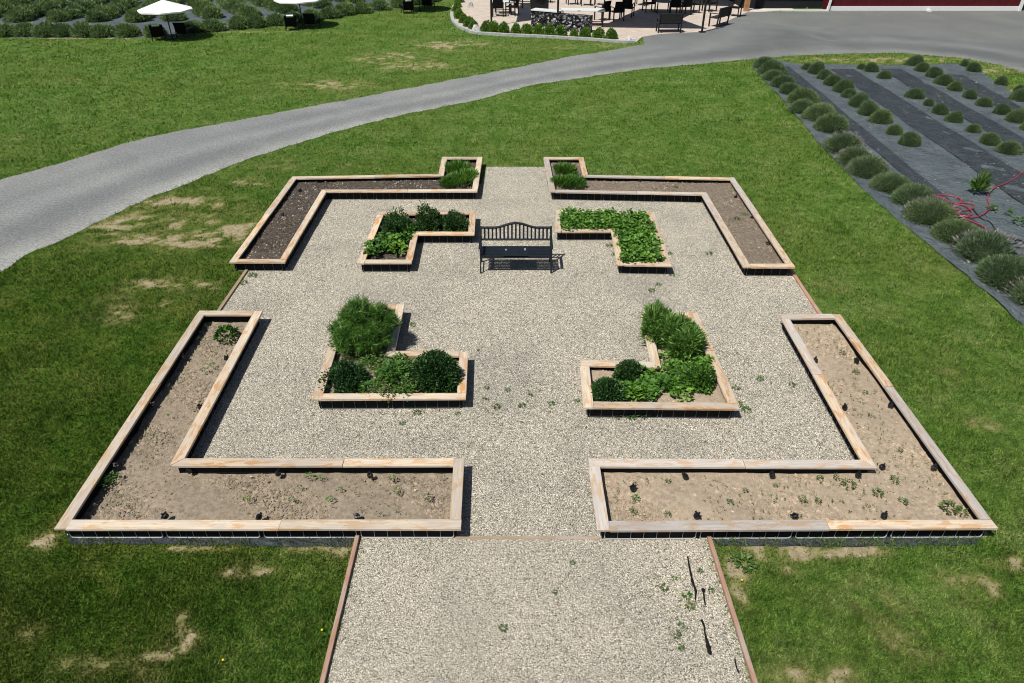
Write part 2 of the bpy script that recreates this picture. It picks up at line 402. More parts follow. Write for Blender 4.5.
def densify(poly, step, jit=0.0, closed=True):
    out = []; n = len(poly)
    for i in range(n if closed else n - 1):
        a = Vector(poly[i]); b = Vector(poly[(i + 1) % n]); L = (b - a).length; m = max(1, int(L / step))
        nn = Vector((-(b - a).y, (b - a).x)).normalized()
        for k in range(m):
            out.append(a + (b - a) * (k / m) + nn * (random.uniform(-jit, jit) if k else 0))
    if not closed: out.append(Vector(poly[-1]))
    return out
def sheet(name, poly, mat, z, step=None, amp=0, parent=None, org=(0, 0, 0), zf=None, attrf=None):
    """triangulated flat-ish sheet of any outline, with inner points every step metres"""
    pts = [Vector((p[0], p[1])) for p in ccw(poly)]; nb = len(pts)
    if step:
        xs = np.arange(min(p.x for p in pts), max(p.x for p in pts), step); ys = np.arange(min(p.y for p in pts), max(p.y for p in pts), step)
        gx, gy = np.meshgrid(xs, ys); gx = gx + rng.uniform(-.35, .35, gx.shape) * step; gy = gy + rng.uniform(-.35, .35, gy.shape) * step
        ins = inpoly(gx, gy, pts)
        pts += [Vector((float(a), float(b))) for a, b in zip(gx[ins], gy[ins])]
    r = delaunay_2d_cdt(pts, [(i, (i + 1) % nb) for i in range(nb)], [list(range(nb))], 1, 1e-5)
    V = []
    for p in r[0]:
        zz = z + (random.uniform(-amp, amp) if amp else 0) + (zf(p.x, p.y) if zf else 0)
        V.append((p.x - org[0], p.y - org[1], zz - org[2]))
    me = bpy.data.meshes.new(name); me.from_pydata(V, [], [f for f in r[2]]); me.update()
    if sum(p.normal.z for p in me.polygons[:50]) < 0: me.flip_normals()
    if amp or zf:
        for p in me.polygons: p.use_smooth = True
    if attrf:
        for nme, fn in attrf.items():
            a = me.attributes.new(nme, 'FLOAT', 'POINT')
            a.data.foreach_set('value', [fn(q.x, q.y) for q in r[0]])
    return mkobj(name, me, mat, parent)

# ------------------------------------------------------------------ outlines (survey points)
CAPZ = .25
BEDS = {
 'FL': [(54,528.5),(199,310.5),(262,310.5),(184,458.5),(464.5,458),(461,528.5)],
 'FR': [(598,530),(588,459),(862,460),(779.5,314.5),(840,314),(998.5,528)],
 'BL': [(228.7,262),(285,262),(326.5,191.5),(477.5,191.3),(482.4,157),(442,157),(438.5,174),(292,176.5)],
 'BR': [(550,191.5),(702,194.5),(744,266.8),(795.5,267),(734,177.5),(588,174.5),(583.5,157),(543.5,157)],
 'SBL': [(357,263),(411.7,263),(418,234.5),(474.5,234.5),(476,211),(378.5,212)],
 'SBR': [(554.5,231.5),(611,231.5),(617,264.5),(672,265.5),(653.5,211.5),(556,210)],
 'SFL': [(312,399.5),(466,398.5),(468,351),(395,351),(404.5,304),(342,304)],
 'SFR': [(584,407.5),(740,409),(696.5,312.5),(640.3,312.5),(651,362),(580,360)],
}
BP = {k: ccw([P(x, y, CAPZ).to_2d() for x, y in v]) for k, v in BEDS.items()}
ROAD_LO = [(-160,365),(-60,310),(0,272.5),(24,256),(73,235),(105,219),(146,199),(181,186),(220,170),(256,156),(338.5,131),(406,114),(479,100),(527.5,86),(600,75),(640,69.5),(700,64),(740,60),(800,55.5),(850,53.5),(900,53),(960,58),(1000,65),(1024,73),(1080,92),(1180,130)]
ROAD_UP = [(-160,232),(-60,200),(0,180),(37,170),(75,159),(130,142),(175,132),(256,117),(336,102),(431,84),(512,68.5),(565,57.5),(600,52),(624,48),(644,44.5)]
PATIO_R = [(642.5,37),(661,34),(699,32.2),(713,29),(730,20),(747,12.5)]
lo = PL(ROAD_LO); up = PL(ROAD_UP); pr = PL(PATIO_R)
farR = [Vector((22.0, 45.3)), Vector((46, 45.3)), Vector((46, 24))]
road_poly = densify(lo, .25, .055, False) + [Vector((46, 26))] + farR[1:2] + [farR[0]] + pr[::-1] + densify(up[::-1], .25, .06, False)
PATIO = [(642.5,37),(636,42),(622,43),(595,40.8),(560,38.6),(540,37.5),(510,36.2),(491,35),(476,34),(468,31.5),(459,27.5),(453,21),(452,14),(455,6),(462,-2)]
patio_poly = [Vector(p) for p in PL(PATIO)] + [Vector((-1.5, 56)), Vector((16.8, 56)), Vector((16.8, 45.2))] + [Vector(p) for p in pr[::-1][:-1]]
FIELD_L = [(752,67),(785,103),(820,145),(868,194),(899,222),(947,261),(985,292),(1024,327),(1070,372),(1140,440)]
FIELD_T = [(1180,150),(1080,118),(1024,103),(1005,88),(980,72),(955,64),(905,66),(860,65),(800,65),(775,60),(757,62)]
field_poly = [Vector(p) for p in PL(FIELD_L)] + [Vector((17, 7.0))] + [Vector(p) for p in PL(FIELD_T)]
gl = [P(66, 537), P(246, 270), P(300, 184), P(482, 184), P(486, 167), P(546, 167), P(547, 184), P(727, 184), P(788, 268), P(990, 537)]
gravel_main = [p.to_2d() for p in gl]
path_poly = [P(358, 537).to_2d(), P(316, 720).to_2d(), P(762, 720).to_2d(), P(707, 537).to_2d()]
LAV_FRONT = [(-90,39),(0,37.5),(60,38),(100,38),(150,38),(190,34),(256,28.5),(310,22),(360,14),(400,8),(430,3),(455,-3)]
lavf = PL(LAV_FRONT)
lavfield_poly = [Vector(p) for p in lavf] + [Vector((-2, 70)), Vector((-60, 70)), Vector((-60, float(lavf[0].y)))]

# ------------------------------------------------------------------ lawn
BARE = [  # px, py, half-length, half-depth (m), strength
 (175,203,1.6,.45,.40),(190,240,1.5,.40,.44),(120,222,1.0,.6,.44),(225,228,.9,.4,.50),(150,240,1.3,.4,.36),(185,222,1.3,.6,.30),(125,228,.8,.6,.28),(215,235,.8,.35,.34),(175,200,.9,.4,.28),(155,285,.8,.3,.30),(198,285,.5,.25,.32),(150,300,1.0,.5,.2),
 (395,58,1.8,1.2,.36),(450,45,2.0,1.2,.40),(330,85,2.0,.8,.32),(410,66,2.0,.8,.36),(255,182,.8,.35,.24),(265,182,.3,.15,.3),(290,165,1.5,.8,.16),
 (181,641,.17,.14,.56),(158,655,.16,.08,.46),(180,622,.06,.12,.40),(240,570,.28,.10,.42),(262,572,.2,.07,.3),(42,543,.14,.22,.42),(90,668,.5,.12,.32),(30,632,.2,.1,.25),(130,675,.3,.15,.3),
 (745,546,.35,.10,.55),(790,552,.6,.12,.46),(850,552,.5,.08,.42),(735,570,.12,.25,.48),(790,575,.12,.12,.34),(740,590,.1,.3,.42),(1010,565,.3,.12,.38),(995,585,.3,.2,.25),(870,600,.4,.25,.22),(820,677,.5,.14,.34),(900,640,.4,.3,.20),(960,585,.3,.3,.2),
 (340,548,.18,.12,.45),(310,549,.3,.06,.42),(200,549,.5,.05,.32),(120,319,.7,.3,.22),(130,310,.6,.3,.22),(826,285,.4,.3,.22),(960,370,.4,.3,.15),(985,425,.3,.3,.2),(925,265,.6,.4,.2),
 (850,50,4,.5,.20),(900,60,5,.6,.34),(980,70,3,.8,.36),(1005,90,2,.8,.3),(560,47,3,.6,.18),(600,45,1.5,.4,.28),(40,37,3,.35,.30),(95,38,4,.25,.4),(240,32,4,.3,.3),
]
BW = [(P(a, b).x, P(a, b).y, c, d, e) for a, b, c, d, e in BARE]
def vnoise(x, y, f, seed=0, octv=4):
    out = np.zeros_like(x, dtype=float); amp = 1.0; tot = 0
    for o_ in range(octv):
        X = x * f; Y = y * f; xi = np.floor(X).astype(np.int64); yi = np.floor(Y).astype(np.int64); fx = X - xi; fy = Y - yi
        fx = fx * fx * (3 - 2 * fx); fy = fy * fy * (3 - 2 * fy)
        def hsh(a, b):
            h = (a * 374761393 + b * 668265263 + (seed + o_) * 1442695041) & 0xffffffff
            h = ((h ^ (h >> 13)) * 1274126177) & 0xffffffff; return ((h ^ (h >> 16)) & 0xffff) / 65535.0
        v = (hsh(xi, yi) * (1 - fx) + hsh(xi + 1, yi) * fx) * (1 - fy) + (hsh(xi, yi + 1) * (1 - fx) + hsh(xi + 1, yi + 1) * fx) * fy
        out += v * amp; tot += amp; amp *= .6; f *= 2.1
    return out / tot
def bare_np(x, y):
    v = np.zeros_like(x)
    for cx, cy, a, b, s in BW:
        q = ((x - cx) / a) ** 2 + ((y - cy) / b) ** 2
        v = np.maximum(v, s * np.exp(-q * .8) * 1.25)
    nz = vnoise(x, y * 1.5, 3.4, 3, 5); n2 = vnoise(x, y, 13.0, 9, 3)
    return np.clip(v * 1.75 * np.clip((nz - .30) / .36, 0, 1.1) * (.20 + 1.45 * n2), 0, 1)
xs = np.concatenate([[-600, -250, -90, -55], np.arange(-34, -9, .2), np.arange(-9, 9, .07), np.arange(9, 34.01, .2), [55, 90, 250, 600]])
ys = np.concatenate([[-300, -60, -12, 0], np.arange(3, 15, .06), np.arange(15, 56, .15), [66, 90, 180, 400, 900]])
gx, gy = np.meshgrid(xs, ys); nx, ny = len(xs), len(ys)
V = np.stack([gx.ravel(), gy.ravel(), np.zeros(gx.size)], 1)
ii, jj = np.meshgrid(np.arange(nx - 1), np.arange(ny - 1)); a0 = (jj * nx + ii).ravel()
F = np.stack([a0, a0 + 1, a0 + nx + 1, a0 + nx], 1)
me = mesh_np('lawn', V, F, {'bare': bare_np(gx.ravel(), gy.ravel())})
lawn = mkobj('lawn', me, M['lawn']); tag(lawn, kind='structure')

# road (with a coordinate running across it for the worn wheel tracks)
LOa = np.array([[p.x, p.y] for p in densify(lo, .5, 0, False)]); UPa = np.array([[p.x, p.y] for p in densify(up, .5, 0, False)])
def across(x, y):
    dl = np.min(np.hypot(LOa[:, 0] - x, LOa[:, 1] - y)); du = np.min(np.hypot(UPa[:, 0] - x, UPa[:, 1] - y))
    return dl / (dl + du + 1e-6) if du < 9 else min(1.0, dl / 6.0)
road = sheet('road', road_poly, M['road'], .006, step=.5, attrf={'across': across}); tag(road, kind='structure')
patio = sheet('patio', patio_poly, M['patio'], .010); tag(patio, kind='structure')
gravel = sheet('gravel_court', gravel_main, M['gravel'], .004); tag(gravel, kind='structure')
path = sheet('gravel_path', path_poly, M['gravel'], .004); tag(path, kind='structure')
field = sheet('weed_fabric_ground', densify(field_poly, .3, .035), M['fab_light'], .006, step=.3, amp=.004, zf=lambda x, y: .02 + .012 * math.sin(x * 3.1 + y * 1.7) * math.sin(y * 2.3 - x)); tag(field, kind='structure')
lavf_sheet = sheet('lavender_field_ground', lavfield_poly, M['fab_light'], .006); tag(lavf_sheet, kind='structure')

BLOCK = [road_poly, patio_poly, gravel_main, path_poly, field_poly, lavfield_poly] + [offset(b, .05) for b in BP.values()]
BLOCKc = [[(float(p[0]), float(p[1])) for p in b] for b in BLOCK]
def blocked(x, y, polys=BLOCKc):
    m = np.zeros(x.shape, bool)
    for b in polys: m |= inpoly(x, y, b)
    return m

# grass blades: one mass nobody could count
def grass(n):
    px = rng.uniform(-170, 1194, n); py = rng.uniform(2, 790, n)
    x, y = Pn(px, py)
    bx = rng.normal(0, .045, n); by = rng.normal(0, .045, n)
    ok = ~blocked(x + bx, y + by); x, y = x[ok], y[ok]
    b = bare_np(x, y)
    wob = .5 + .25 * np.sin(x * 9 + 3 * np.sin(y * 5)) + .25 * np.sin(y * 11 + 2.5 * np.sin(x * 7))
    ok = rng.uniform(0, 1, len(x)) > np.clip((b - .18) * 3.0, 0, .92); x, y, b = x[ok], y[ok], b[ok]
    N = len(x); D = np.hypot(np.hypot(x, y), CAM_H)
    clump = np.sin(x * 2.1 + np.sin(y * 1.3) * 2) * np.sin(y * 2.7 + np.sin(x * 1.9) * 2)
    h = (.028 + .0010 * D) * rng.uniform(.45, 1.35, N) * (1 + .35 * clump)
    wd = (.0055 + .00070 * D) * rng.uniform(.6, 1.6, N)
    az = rng.uniform(0, 2 * np.pi, N); ln = rng.uniform(.1, 1.1, N) * h; la = rng.uniform(0, 2 * np.pi, N)
    V = np.zeros((N, 3, 3))
    V[:, 0, 0] = x - np.cos(az) * wd / 2; V[:, 0, 1] = y - np.sin(az) * wd / 2
    V[:, 1, 0] = x + np.cos(az) * wd / 2; V[:, 1, 1] = y + np.sin(az) * wd / 2
    V[:, 2, 0] = x + np.cos(la) * ln; V[:, 2, 1] = y + np.sin(la) * ln; V[:, 2, 2] = h
    r = np.repeat(np.clip(rng.uniform(0, 1, N) ** 1.2 * .9 + rng.uniform(0, .1, N) ** 1, 0, 1), 3)
    dry = np.repeat(np.clip(b * 2.4 * rng.uniform(.3, 1.3, N) + (rng.uniform(0, 1, N) < .03) * .8, 0, 1), 3)
    me = mesh_np('grass', V.reshape(-1, 3), np.arange(N * 3).reshape(N, 3), {'rnd': r, 'dry': dry})
    return mkobj('grass', me, M['blade'])
g = grass(1000000); tag(g, 'short mown green grass covering the lawn', 'grass', kind='stuff')

# pebbles on the gravel
def pebbles(name, poly, dens, sz=1.0, zbase=.004):
    xs_ = [p[0] for p in poly]; ys_ = [p[1] for p in poly]
    A = (max(xs_) - min(xs_)) * (max(ys_) - min(ys_)); n = int(A * dens)
    x = rng.uniform(min(xs_), max(xs_), n); y = rng.uniform(min(ys_), max(ys_), n)
    ok = inpoly(x, y, [(float(p[0]), float(p[1])) for p in poly])
    for b in BP.values():
        ok &= ~inpoly(x, y, [(float(p[0]), float(p[1])) for p in offset(b, .085)])
    x, y = x[ok], y[ok]; N = len(x)
    s = (.0036 + .0062 * rng.uniform(0, 1, N) ** 1.4) * sz; el = rng.uniform(.7, 1.5, N); rot = rng.uniform(0, 6.28, N)
    V = np.zeros((N, 5, 3))
    for k in range(4):
        a = rot + k * np.pi / 2 + rng.uniform(-.3, .3, N); rr = s * (el if k % 2 else 1 / el) * rng.uniform(.8, 1.2, N)
        V[:, k, 0] = x + np.cos(a) * rr; V[:, k, 1] = y + np.sin(a) * rr; V[:, k, 2] = zbase - .001
    V[:, 4, 0] = x + rng.uniform(-.4, .4, N) * s; V[:, 4, 1] = y + rng.uniform(-.4, .4, N) * s; V[:, 4, 2] = zbase + s * rng.uniform(.4, 1.05, N)
    base = (np.arange(N) * 5)[:, None, None]
    F = (base + np.array([[0, 1, 4], [1, 2, 4], [2, 3, 4], [3, 0, 4]])[None]).reshape(-1, 3)
    me = mesh_np(name, V.reshape(-1, 3), F, {'rnd': np.repeat(rng.uniform(0, 1, N), 5)})
    return mkobj(name, me, M['pebble'])
pb = pebbles('loose_pebbles', gravel_main, 6200, 1.12); tag(pb, 'loose tan and grey pea gravel covering the garden court', 'gravel', kind='stuff')
pb2 = pebbles('loose_pebbles', path_poly, 12500, .88); tag(pb2, 'loose pea gravel covering the entry path between timber edgings', 'gravel', kind='stuff')

# ------------------------------------------------------------------ raised beds
def clods(polyw, z, org, n, mx, lo_=.008, hi_=.042):
    xs_ = [p[0] for p in polyw]; ys_ = [p[1] for p in polyw]
    x = rng.uniform(min(xs_), max(xs_), n); y = rng.uniform(min(ys_), max(ys_), n)
    ok = inpoly(x, y, [(float(p[0]), float(p[1])) for p in polyw]); x, y = x[ok], y[ok]; N = len(x)
    s = lo_ + (hi_ - lo_) * rng.uniform(0, 1, N) ** 3; rot = rng.uniform(0, 6.28, N); el = rng.uniform(.6, 1.8, N)
    V = np.zeros((N, 5, 3))
    for k in range(4):
        a = rot + k * np.pi / 2 + rng.uniform(-.3, .3, N); rr = s * (el if k % 2 else 1 / el)
        V[:, k, 0] = x + np.cos(a) * rr - org[0]; V[:, k, 1] = y + np.sin(a) * rr - org[1]; V[:, k, 2] = z - .012
    V[:, 4, 0] = x - org[0]; V[:, 4, 1] = y - org[1]; V[:, 4, 2] = z + s * rng.uniform(.4, .9, N)
    F = ((np.arange(N) * 5)[:, None, None] + np.array([[0, 1, 4], [1, 2, 4], [2, 3, 4], [3, 0, 4]])[None]).reshape(-1, 3)
    return V.reshape(-1, 3), F, np.repeat(rng.uniform(0, 1, N), 5)

SOILZ = .125
def bed(key, label, mats, soil, clamps=(), density=900, soilz=SOILZ, tube_edges=()):
    poly = BP[key]; n = len(poly)
    c = sum((Vector(p) for p in poly), Vector((0, 0))) / n; org = Vector((c.x, c.y, 0))
    root = empty('raised_bed', org, 0, label, 'raised bed', 'timber capped raised beds of the gravel court')
    inner = offset(poly, .145)
    wall = offset(poly, .072)
    if tube_edges == 'front':
        tube_edges = (min(range(n), key=lambda i: (poly[i][1] + poly[(i + 1) % n][1])),)
    for i in range(n):
        a, b = Vector(poly[i]), Vector(poly[(i + 1) % n]); ia, ib = Vector(inner[i]), Vector(inner[(i + 1) % n])
        d = (b - a).normalized(); L = (b - a).length; nrm = Vector((-d.y, d.x)); ang = math.atan2(d.y, d.x)
        la, lb = (ia - a).dot(d), (ib - a).dot(d)
        def cvx(j):
            u_ = Vector(poly[j % n]) - Vector(poly[j - 1]); v_ = Vector(poly[(j + 1) % n]) - Vector(poly[j % n]); return u_.x * v_.y - u_.y * v_.x > 0
        st0 = la if cvx(i) else 0.0; sq = cvx(i + 1)
        cuts = [0.0] if L < 2.6 else ([0.0, L * random.uniform(.42, .58)] if L < 5.6 else [0, L * .34, L * .67])
        cuts.append(L)
        for k in range(len(cuts) - 1):
            x0, x1 = cuts[k], cuts[k + 1]
            lo0 = la if k == 0 else x0; hi1 = lb if k == len(cuts) - 2 else x1
            g0 = random.uniform(.001, .006)
            if k == 0: x0 = st0
            if k == len(cuts) - 2 and sq: hi1 = x1 = L
            wj = random.uniform(-.003, .004); zj = random.uniform(-.002, .004); t = .036; yj = random.uniform(-.012, .006)
            q = [(x0 + g0, yj), (x1 - g0, yj + random.uniform(-.003, .003)), (hi1 - g0, .145 + wj), (lo0 + g0, .145 + wj)]
            ox = min(x0, lo0)
            bx = 0.0035
            top = [(q[0][0] + bx, q[0][1] + bx), (q[1][0] - bx, q[1][1] + bx), (q[2][0] - bx, q[2][1] - bx), (q[3][0] + bx, q[3][1] - bx)]
            zs = CAPZ + zj; tilt = [random.uniform(-.006, .006) for _ in range(4)]
            m = MB()
            vs = [(p[0] - ox, p[1], zs - t) for p in q] + [(p[0] - ox, p[1], zs - bx + tilt[j]) for j, p in enumerate(q)] + [(p[0] - ox, p[1], zs + tilt[j]) for j, p in enumerate(top)]
            fs = [(3, 2, 1, 0), (8, 9, 10, 11)]
            for j in range(4):
                jn = (j + 1) % 4; fs += [(j, jn, 4 + jn, 4 + j), (4 + j, 4 + jn, 8 + jn, 8 + j)]
            m.add(vs, fs)
            wpos = a + d * ox
            o = m.build('cap_board', M[random.choice(mats)], root, (wpos.x - org.x, wpos.y - org.y, 0)); o.rotation_euler = (0, 0, ang)
        # liner wall
        wa, wb = Vector(wall[i]), Vector(wall[(i + 1) % n])
        Lw = (wb - wa).length
        o = MB().box((Lw / 2, .006, (CAPZ - .04) / 2), (Lw, .012, CAPZ - .042)).build('liner_wall', M['liner'], root, (wa.x - org.x, wa.y - org.y, 0)); o.rotation_euler = (0, 0, ang)
        # wire panels with a rounded tube rail, standing just outside the liner
        np_ = max(1, round(Lw / 1.15)); pl_ = Lw / np_
        for k in range(np_):
            m = MB(); x0, x1 = .03, pl_ - .03; z0, z1 = .015, CAPZ - .05; r_ = .03
            if x1 - x0 < .1: continue
            loop = []
            for cx_, cz_, s0 in ((x1 - r_, z0 + r_, -90), (x1 - r_, z1 - r_, 0), (x0 + r_, z1 - r_, 90), (x0 + r_, z0 + r_, 180)):
                for st in (0, 45, 90):
                    an = R(s0 + st); loop.append((cx_ + r_ * math.cos(an), 0, cz_ + r_ * math.sin(an)))
            m.tube(loop, .0075 if i in tube_edges else .005, 5, True)
            nv = max(2, int((x1 - x0) / .16))
            for q_ in range(1, nv):
                xx = x0 + (x1 - x0) * q_ / nv
                m.bar((xx, 0, z0), (xx, 0, z1), .0042, .0042)
            wp = wa + d * (pl_ * k) - nrm * .012
            o = m.build('wire_panel', M['tube'] if i in tube_edges else M['galv'], root, (wp.x - org.x, wp.y - org.y, 0)); o.rotation_euler = (0, 0, ang)  # panels off the front edge take the steel with shadow in its colour
    sp = offset(poly, .086)
    so_ = sheet('soil', densify(sp, .12), M[soil], soilz, step=.085, amp=.009, parent=root, org=(org.x, org.y, 0),
                zf=lambda x, y: .012 * math.sin(x * 2.7 + 1.3 * math.sin(y * 2)) + .010 * math.sin(y * 5.1 + x * 3))
    # clods joined into the soil mesh
    A = abs(area(sp)); xs_ = [p[0] for p in sp]; ys_ = [p[1] for p in sp]; bb = (max(xs_) - min(xs_)) * (max(ys_) - min(ys_))
    V2, F2, r2 = clods(offset(poly, .11), soilz + .002, org, int(bb * density), 0)
    me = so_.data; n0 = len(me.vertices)
    V1 = np.empty(n0 * 3, np.float32); me.vertices.foreach_get('co', V1); V1 = V1.reshape(-1, 3)
    F1 = np.array([tuple(p.vertices) for p in me.polygons if len(p.vertices) == 3], np.int32)
    so_.data = mesh_np('soil', np.vstack([V1, V2]), np.vstack([F1, F2 + n0]), {'rnd': np.concatenate([np.full(n0, .5), r2])})
    so_.data.materials.append(M[soil])
    for (px, py) in clamps:
        w_ = P(px, py, .17)
        m = MB(); m.lathe((0, 0, -.02), [(.001, -.03), (.034, -.03), (.042, 0), (.036, .028), (.001, .036)], 8); m.bar((0, 0, -.05), (0, 0, .05), .02, .02)
        m.bar((-.05, .0, .01), (.05, .0, .01), .018, .018)
        o = m.build('hose_clamp', M['black_plastic'], root, (w_.x - org.x, w_.y - org.y, .165)); o.rotation_euler = (random.uniform(-.5, .5), random.uniform(-.5, .5), random.uniform(0, 3))
    return root
mixw = ['cap', 'cap', 'cap_orange']
bed('FL', 'large L-shaped raised bed at the front left with pale boards and one small leafy plant', ['cap', 'cap', 'cap', 'cap_orange'], 'soil_mid',
    [(183,356),(151.6,404),(115,464.6),(226.7,357),(200,406),(188.6,469.5),(164,515),(278,472),(369.5,474.5),(356.6,515.5),(259.4,515.5)], 1500, tube_edges='front', soilz=.045)
bed('FR', 'large L-shaped raised bed at the front right with greyish boards and bare sandy soil', ['cap_grey', 'cap_grey', 'cap', 'cap_orange'], 'soil_tan',
    [(685,475),(772,474),(859,474),(697.6,514.4),(794.7,515),(633,486.5),(856.8,359.8),(891,404),(934.8,466.7),(815.7,359),(845,406),(883,466),(885,514)], 1300, tube_edges='front', soilz=.085)
bed('BL', 'stepped raised bed at the back left with orange boards and dark mulched soil', ['cap', 'cap_orange', 'cap'], 'soil_dark', [(262,230),(300,190),(283,214)], 1400)
bed('BR', 'stepped raised bed at the back right with a sandy patch by its near end', ['cap_grey', 'cap', 'cap_orange'], 'soil_back', [(752,217),(768,243),(736,196),(640,180),(596,179)], 900)
bed('SBL', 'small L-shaped raised bed left of the bench full of dark shrubs', ['cap', 'cap_orange'], 'soil_dark', (), 600)
bed('SBR', 'small L-shaped raised bed right of the bench full of strawberry plants', ['cap', 'cap', 'cap_orange'], 'soil_mid', (), 600)
bed('SFL', 'small L-shaped raised bed with tall feathery fennel and two round shrubs', ['cap', 'cap_orange'], 'soil_mid', (), 600)
bed('SFR', 'small L-shaped raised bed with tall upright lavender clumps and orange boards', ['cap_orange', 'cap_orange', 'cap'], 'soil_tan', (), 600)

# timber edgings and ground fabric strips
def board(a, b, wd, z0, z1, mat, label, name='timber_edging'):
    a, b = Vector((a.x, a.y)), Vector((b.x, b.y)); d = b - a
    o = MB().box((d.length / 2, 0, (z0 + z1) / 2), (d.length, wd, z1 - z0)).build(name, mat, None, (a.x, a.y, 0)); o.rotation_euler = (0, 0, math.atan2(d.y, d.x))
    return tag(o, label, 'edging', 'timber edging boards round the gravel')
board(P(358, 537.5), P(313, 725), .05, -.02, .055, M['edging'], 'reddish timber edging board along the left side of the entry path')
board(P(708, 537.5), P(767, 725), .05, -.02, .055, M['edging'], 'reddish timber edging board along the right side of the entry path')
board(P(247, 271), P(212, 322), .06, -.02, .04, M['edging_tan'], 'tan timber edging board between the two left large beds beside the lawn')
board(P(790, 270), P(824, 322), .06, -.02, .04, M['edging'], 'brown timber edging board between the two right large beds beside the lawn')
board(P(455, 538), P(600, 538.5), .045, -.02, .014, M['edging_tan'], 'half buried tan board crossing the gravel between the front beds')
for pts, lb in (([(66, 536), (72, 545), (350, 547), (354, 537)], 'black ground cloth strip under the front edge of the front left bed'),
                ([(712, 537), (716, 547), (975, 546), (984, 535)], 'black ground cloth strip under the front edge of the front right bed')):
    o = sheet('ground_cloth_strip', densify(PL(pts), .2, .02), M['fab_dark'], .014, step=.1, amp=.006); tag(o, lb, 'ground cloth', 'ground cloth strips in front of the front beds')

# ------------------------------------------------------------------ plants
def leaves(cs, dirs, L, W, rnd=None, bend=.0):
    """diamond leaves: cs base points (N,3), dirs unit (N,3), L,W arrays"""
    N = len(cs); side = np.cross(dirs, rng.normal(0, 1, (N, 3))); side /= np.linalg.norm(side, axis=1)[:, None] + 1e-9
    V = np.zeros((N, 4, 3)); V[:, 0] = cs; V[:, 1] = cs + dirs * (L * .5)[:, None] + side * (W / 2)[:, None]
    tip = cs + dirs * L[:, None]; tip[:, 2] -= bend * L
    V[:, 2] = tip; V[:, 3] = cs + dirs * (L * .5)[:, None] - side * (W / 2)[:, None]
    F = np.arange(N * 4).reshape(N, 4)
    return V.reshape(-1, 3), F, np.repeat(rng.uniform(0, 1, N) if rnd is None else rnd, 4)
def sph(N, up=0.0):
    d = rng.normal(0, 1, (N, 3)); d /= np.linalg.norm(d, axis=1)[:, None]
    d[:, 2] = np.abs(d[:, 2]) if up >= 0 else d[:, 2]
    return d
def lump(d, k, amp):
    """uneven outline from a few random bumps"""
    v = np.ones(len(d))
    for _ in range(k):
        q = rng.normal(0, 1, 3); q /= np.linalg.norm(q); v += amp * np.exp(-((1 - d @ q) * 6)) * rng.choice([1, 1, -.8])
    return v
def spiky_mesh(name, N, w=1.0, h=.62, L=.2, W=.016, irregular=.22, inner=.45):
    d = sph(N); r = lump(d, 9, irregular) * rng.uniform(inner, 1.0, N) ** .45
    base = d * r[:, None] * np.array([w / 2, w / 2, h]) * .78
    dd = d * np.array([1, 1, 1.3]) + rng.normal(0, .25, (N, 3)) + np.array([0, 0, .35]); dd /= np.linalg.norm(dd, axis=1)[:, None]
    V, F, r_ = leaves(base, dd, L * rng.uniform(.5, 1.25, N), W * rng.uniform(.6, 1.4, N))
    V[:, 2] = np.maximum(V[:, 2], .0)
    return mesh_np(name, V, F, {'rnd': r_})
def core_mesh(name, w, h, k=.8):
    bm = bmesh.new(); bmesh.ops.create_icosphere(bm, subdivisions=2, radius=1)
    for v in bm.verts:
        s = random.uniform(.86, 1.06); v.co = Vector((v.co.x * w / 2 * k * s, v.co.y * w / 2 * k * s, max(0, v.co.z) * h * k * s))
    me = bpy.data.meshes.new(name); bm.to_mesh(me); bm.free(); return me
LAVN = []
for i in range(6):
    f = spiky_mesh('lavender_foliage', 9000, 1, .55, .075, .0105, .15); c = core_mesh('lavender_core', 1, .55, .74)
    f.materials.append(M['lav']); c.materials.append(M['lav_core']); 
    N = 420; d = sph(N); d[:, 2] = np.abs(d[:, 2]) * .8 + .1
    V, F, r_ = leaves(d * np.array([.46, .46, .5]), (d + [0, 0, .5]) / np.linalg.norm(d + [0, 0, .5], axis=1)[:, None], rng.uniform(.05, .12, N), rng.uniform(.010, .02, N))
    fl = mesh_np('lavender_flowers', V, F, {'rnd': r_}); fl.materials.append(M['lav_fl'])
    LAVN.append((f, c, fl))
LAVF = []
for i in range(5):
    f = spiky_mesh('lavender_foliage', 1500, 1, .55, .12, .036, .22); c = core_mesh('lavender_core', 1, .55, .78)
    f.materials.append(M['lav_far']); c.materials.append(M['lav_core']); LAVF.append((f, c))
def lavender(x, y, w, h, label, group, near=True, flowers=False, name='lavender_bush'):
    r = empty(name, (x, y, .02), random.uniform(0, 6.28), label, 'lavender bush', group)
    v = random.choice(LAVN if near else LAVF)
    s = (w, w * random.uniform(.9, 1.1), h)
    parts = [('foliage', v[0]), ('woody_core', v[1])] + ([('flower_spikes', v[2])] if flowers else [])
    for nm, me in parts:
        o = bpy.data.objects.new(nm, me); COL.objects.link(o); o.parent = r; o.scale = (s[0], s[1], s[2] / .62)
    return r
ORD = ['first','second','third','fourth','fifth','sixth','seventh','eighth','ninth','tenth','eleventh','twelfth','thirteenth','fourteenth','fifteenth','sixteenth','seventeenth','eighteenth','nineteenth','twentieth']
def ordn(i):
    if i < 20: return ORD[i]
    return ['twenty', 'thirty', 'forty', 'fifty'][(i + 1) // 10 - 2] + ('-' + ORD[(i + 1) % 10 - 1] if (i + 1) % 10 else 'th') if (i + 1) % 10 else {30: 'thirtieth', 40: 'fortieth', 50: 'fiftieth'}[i + 1]
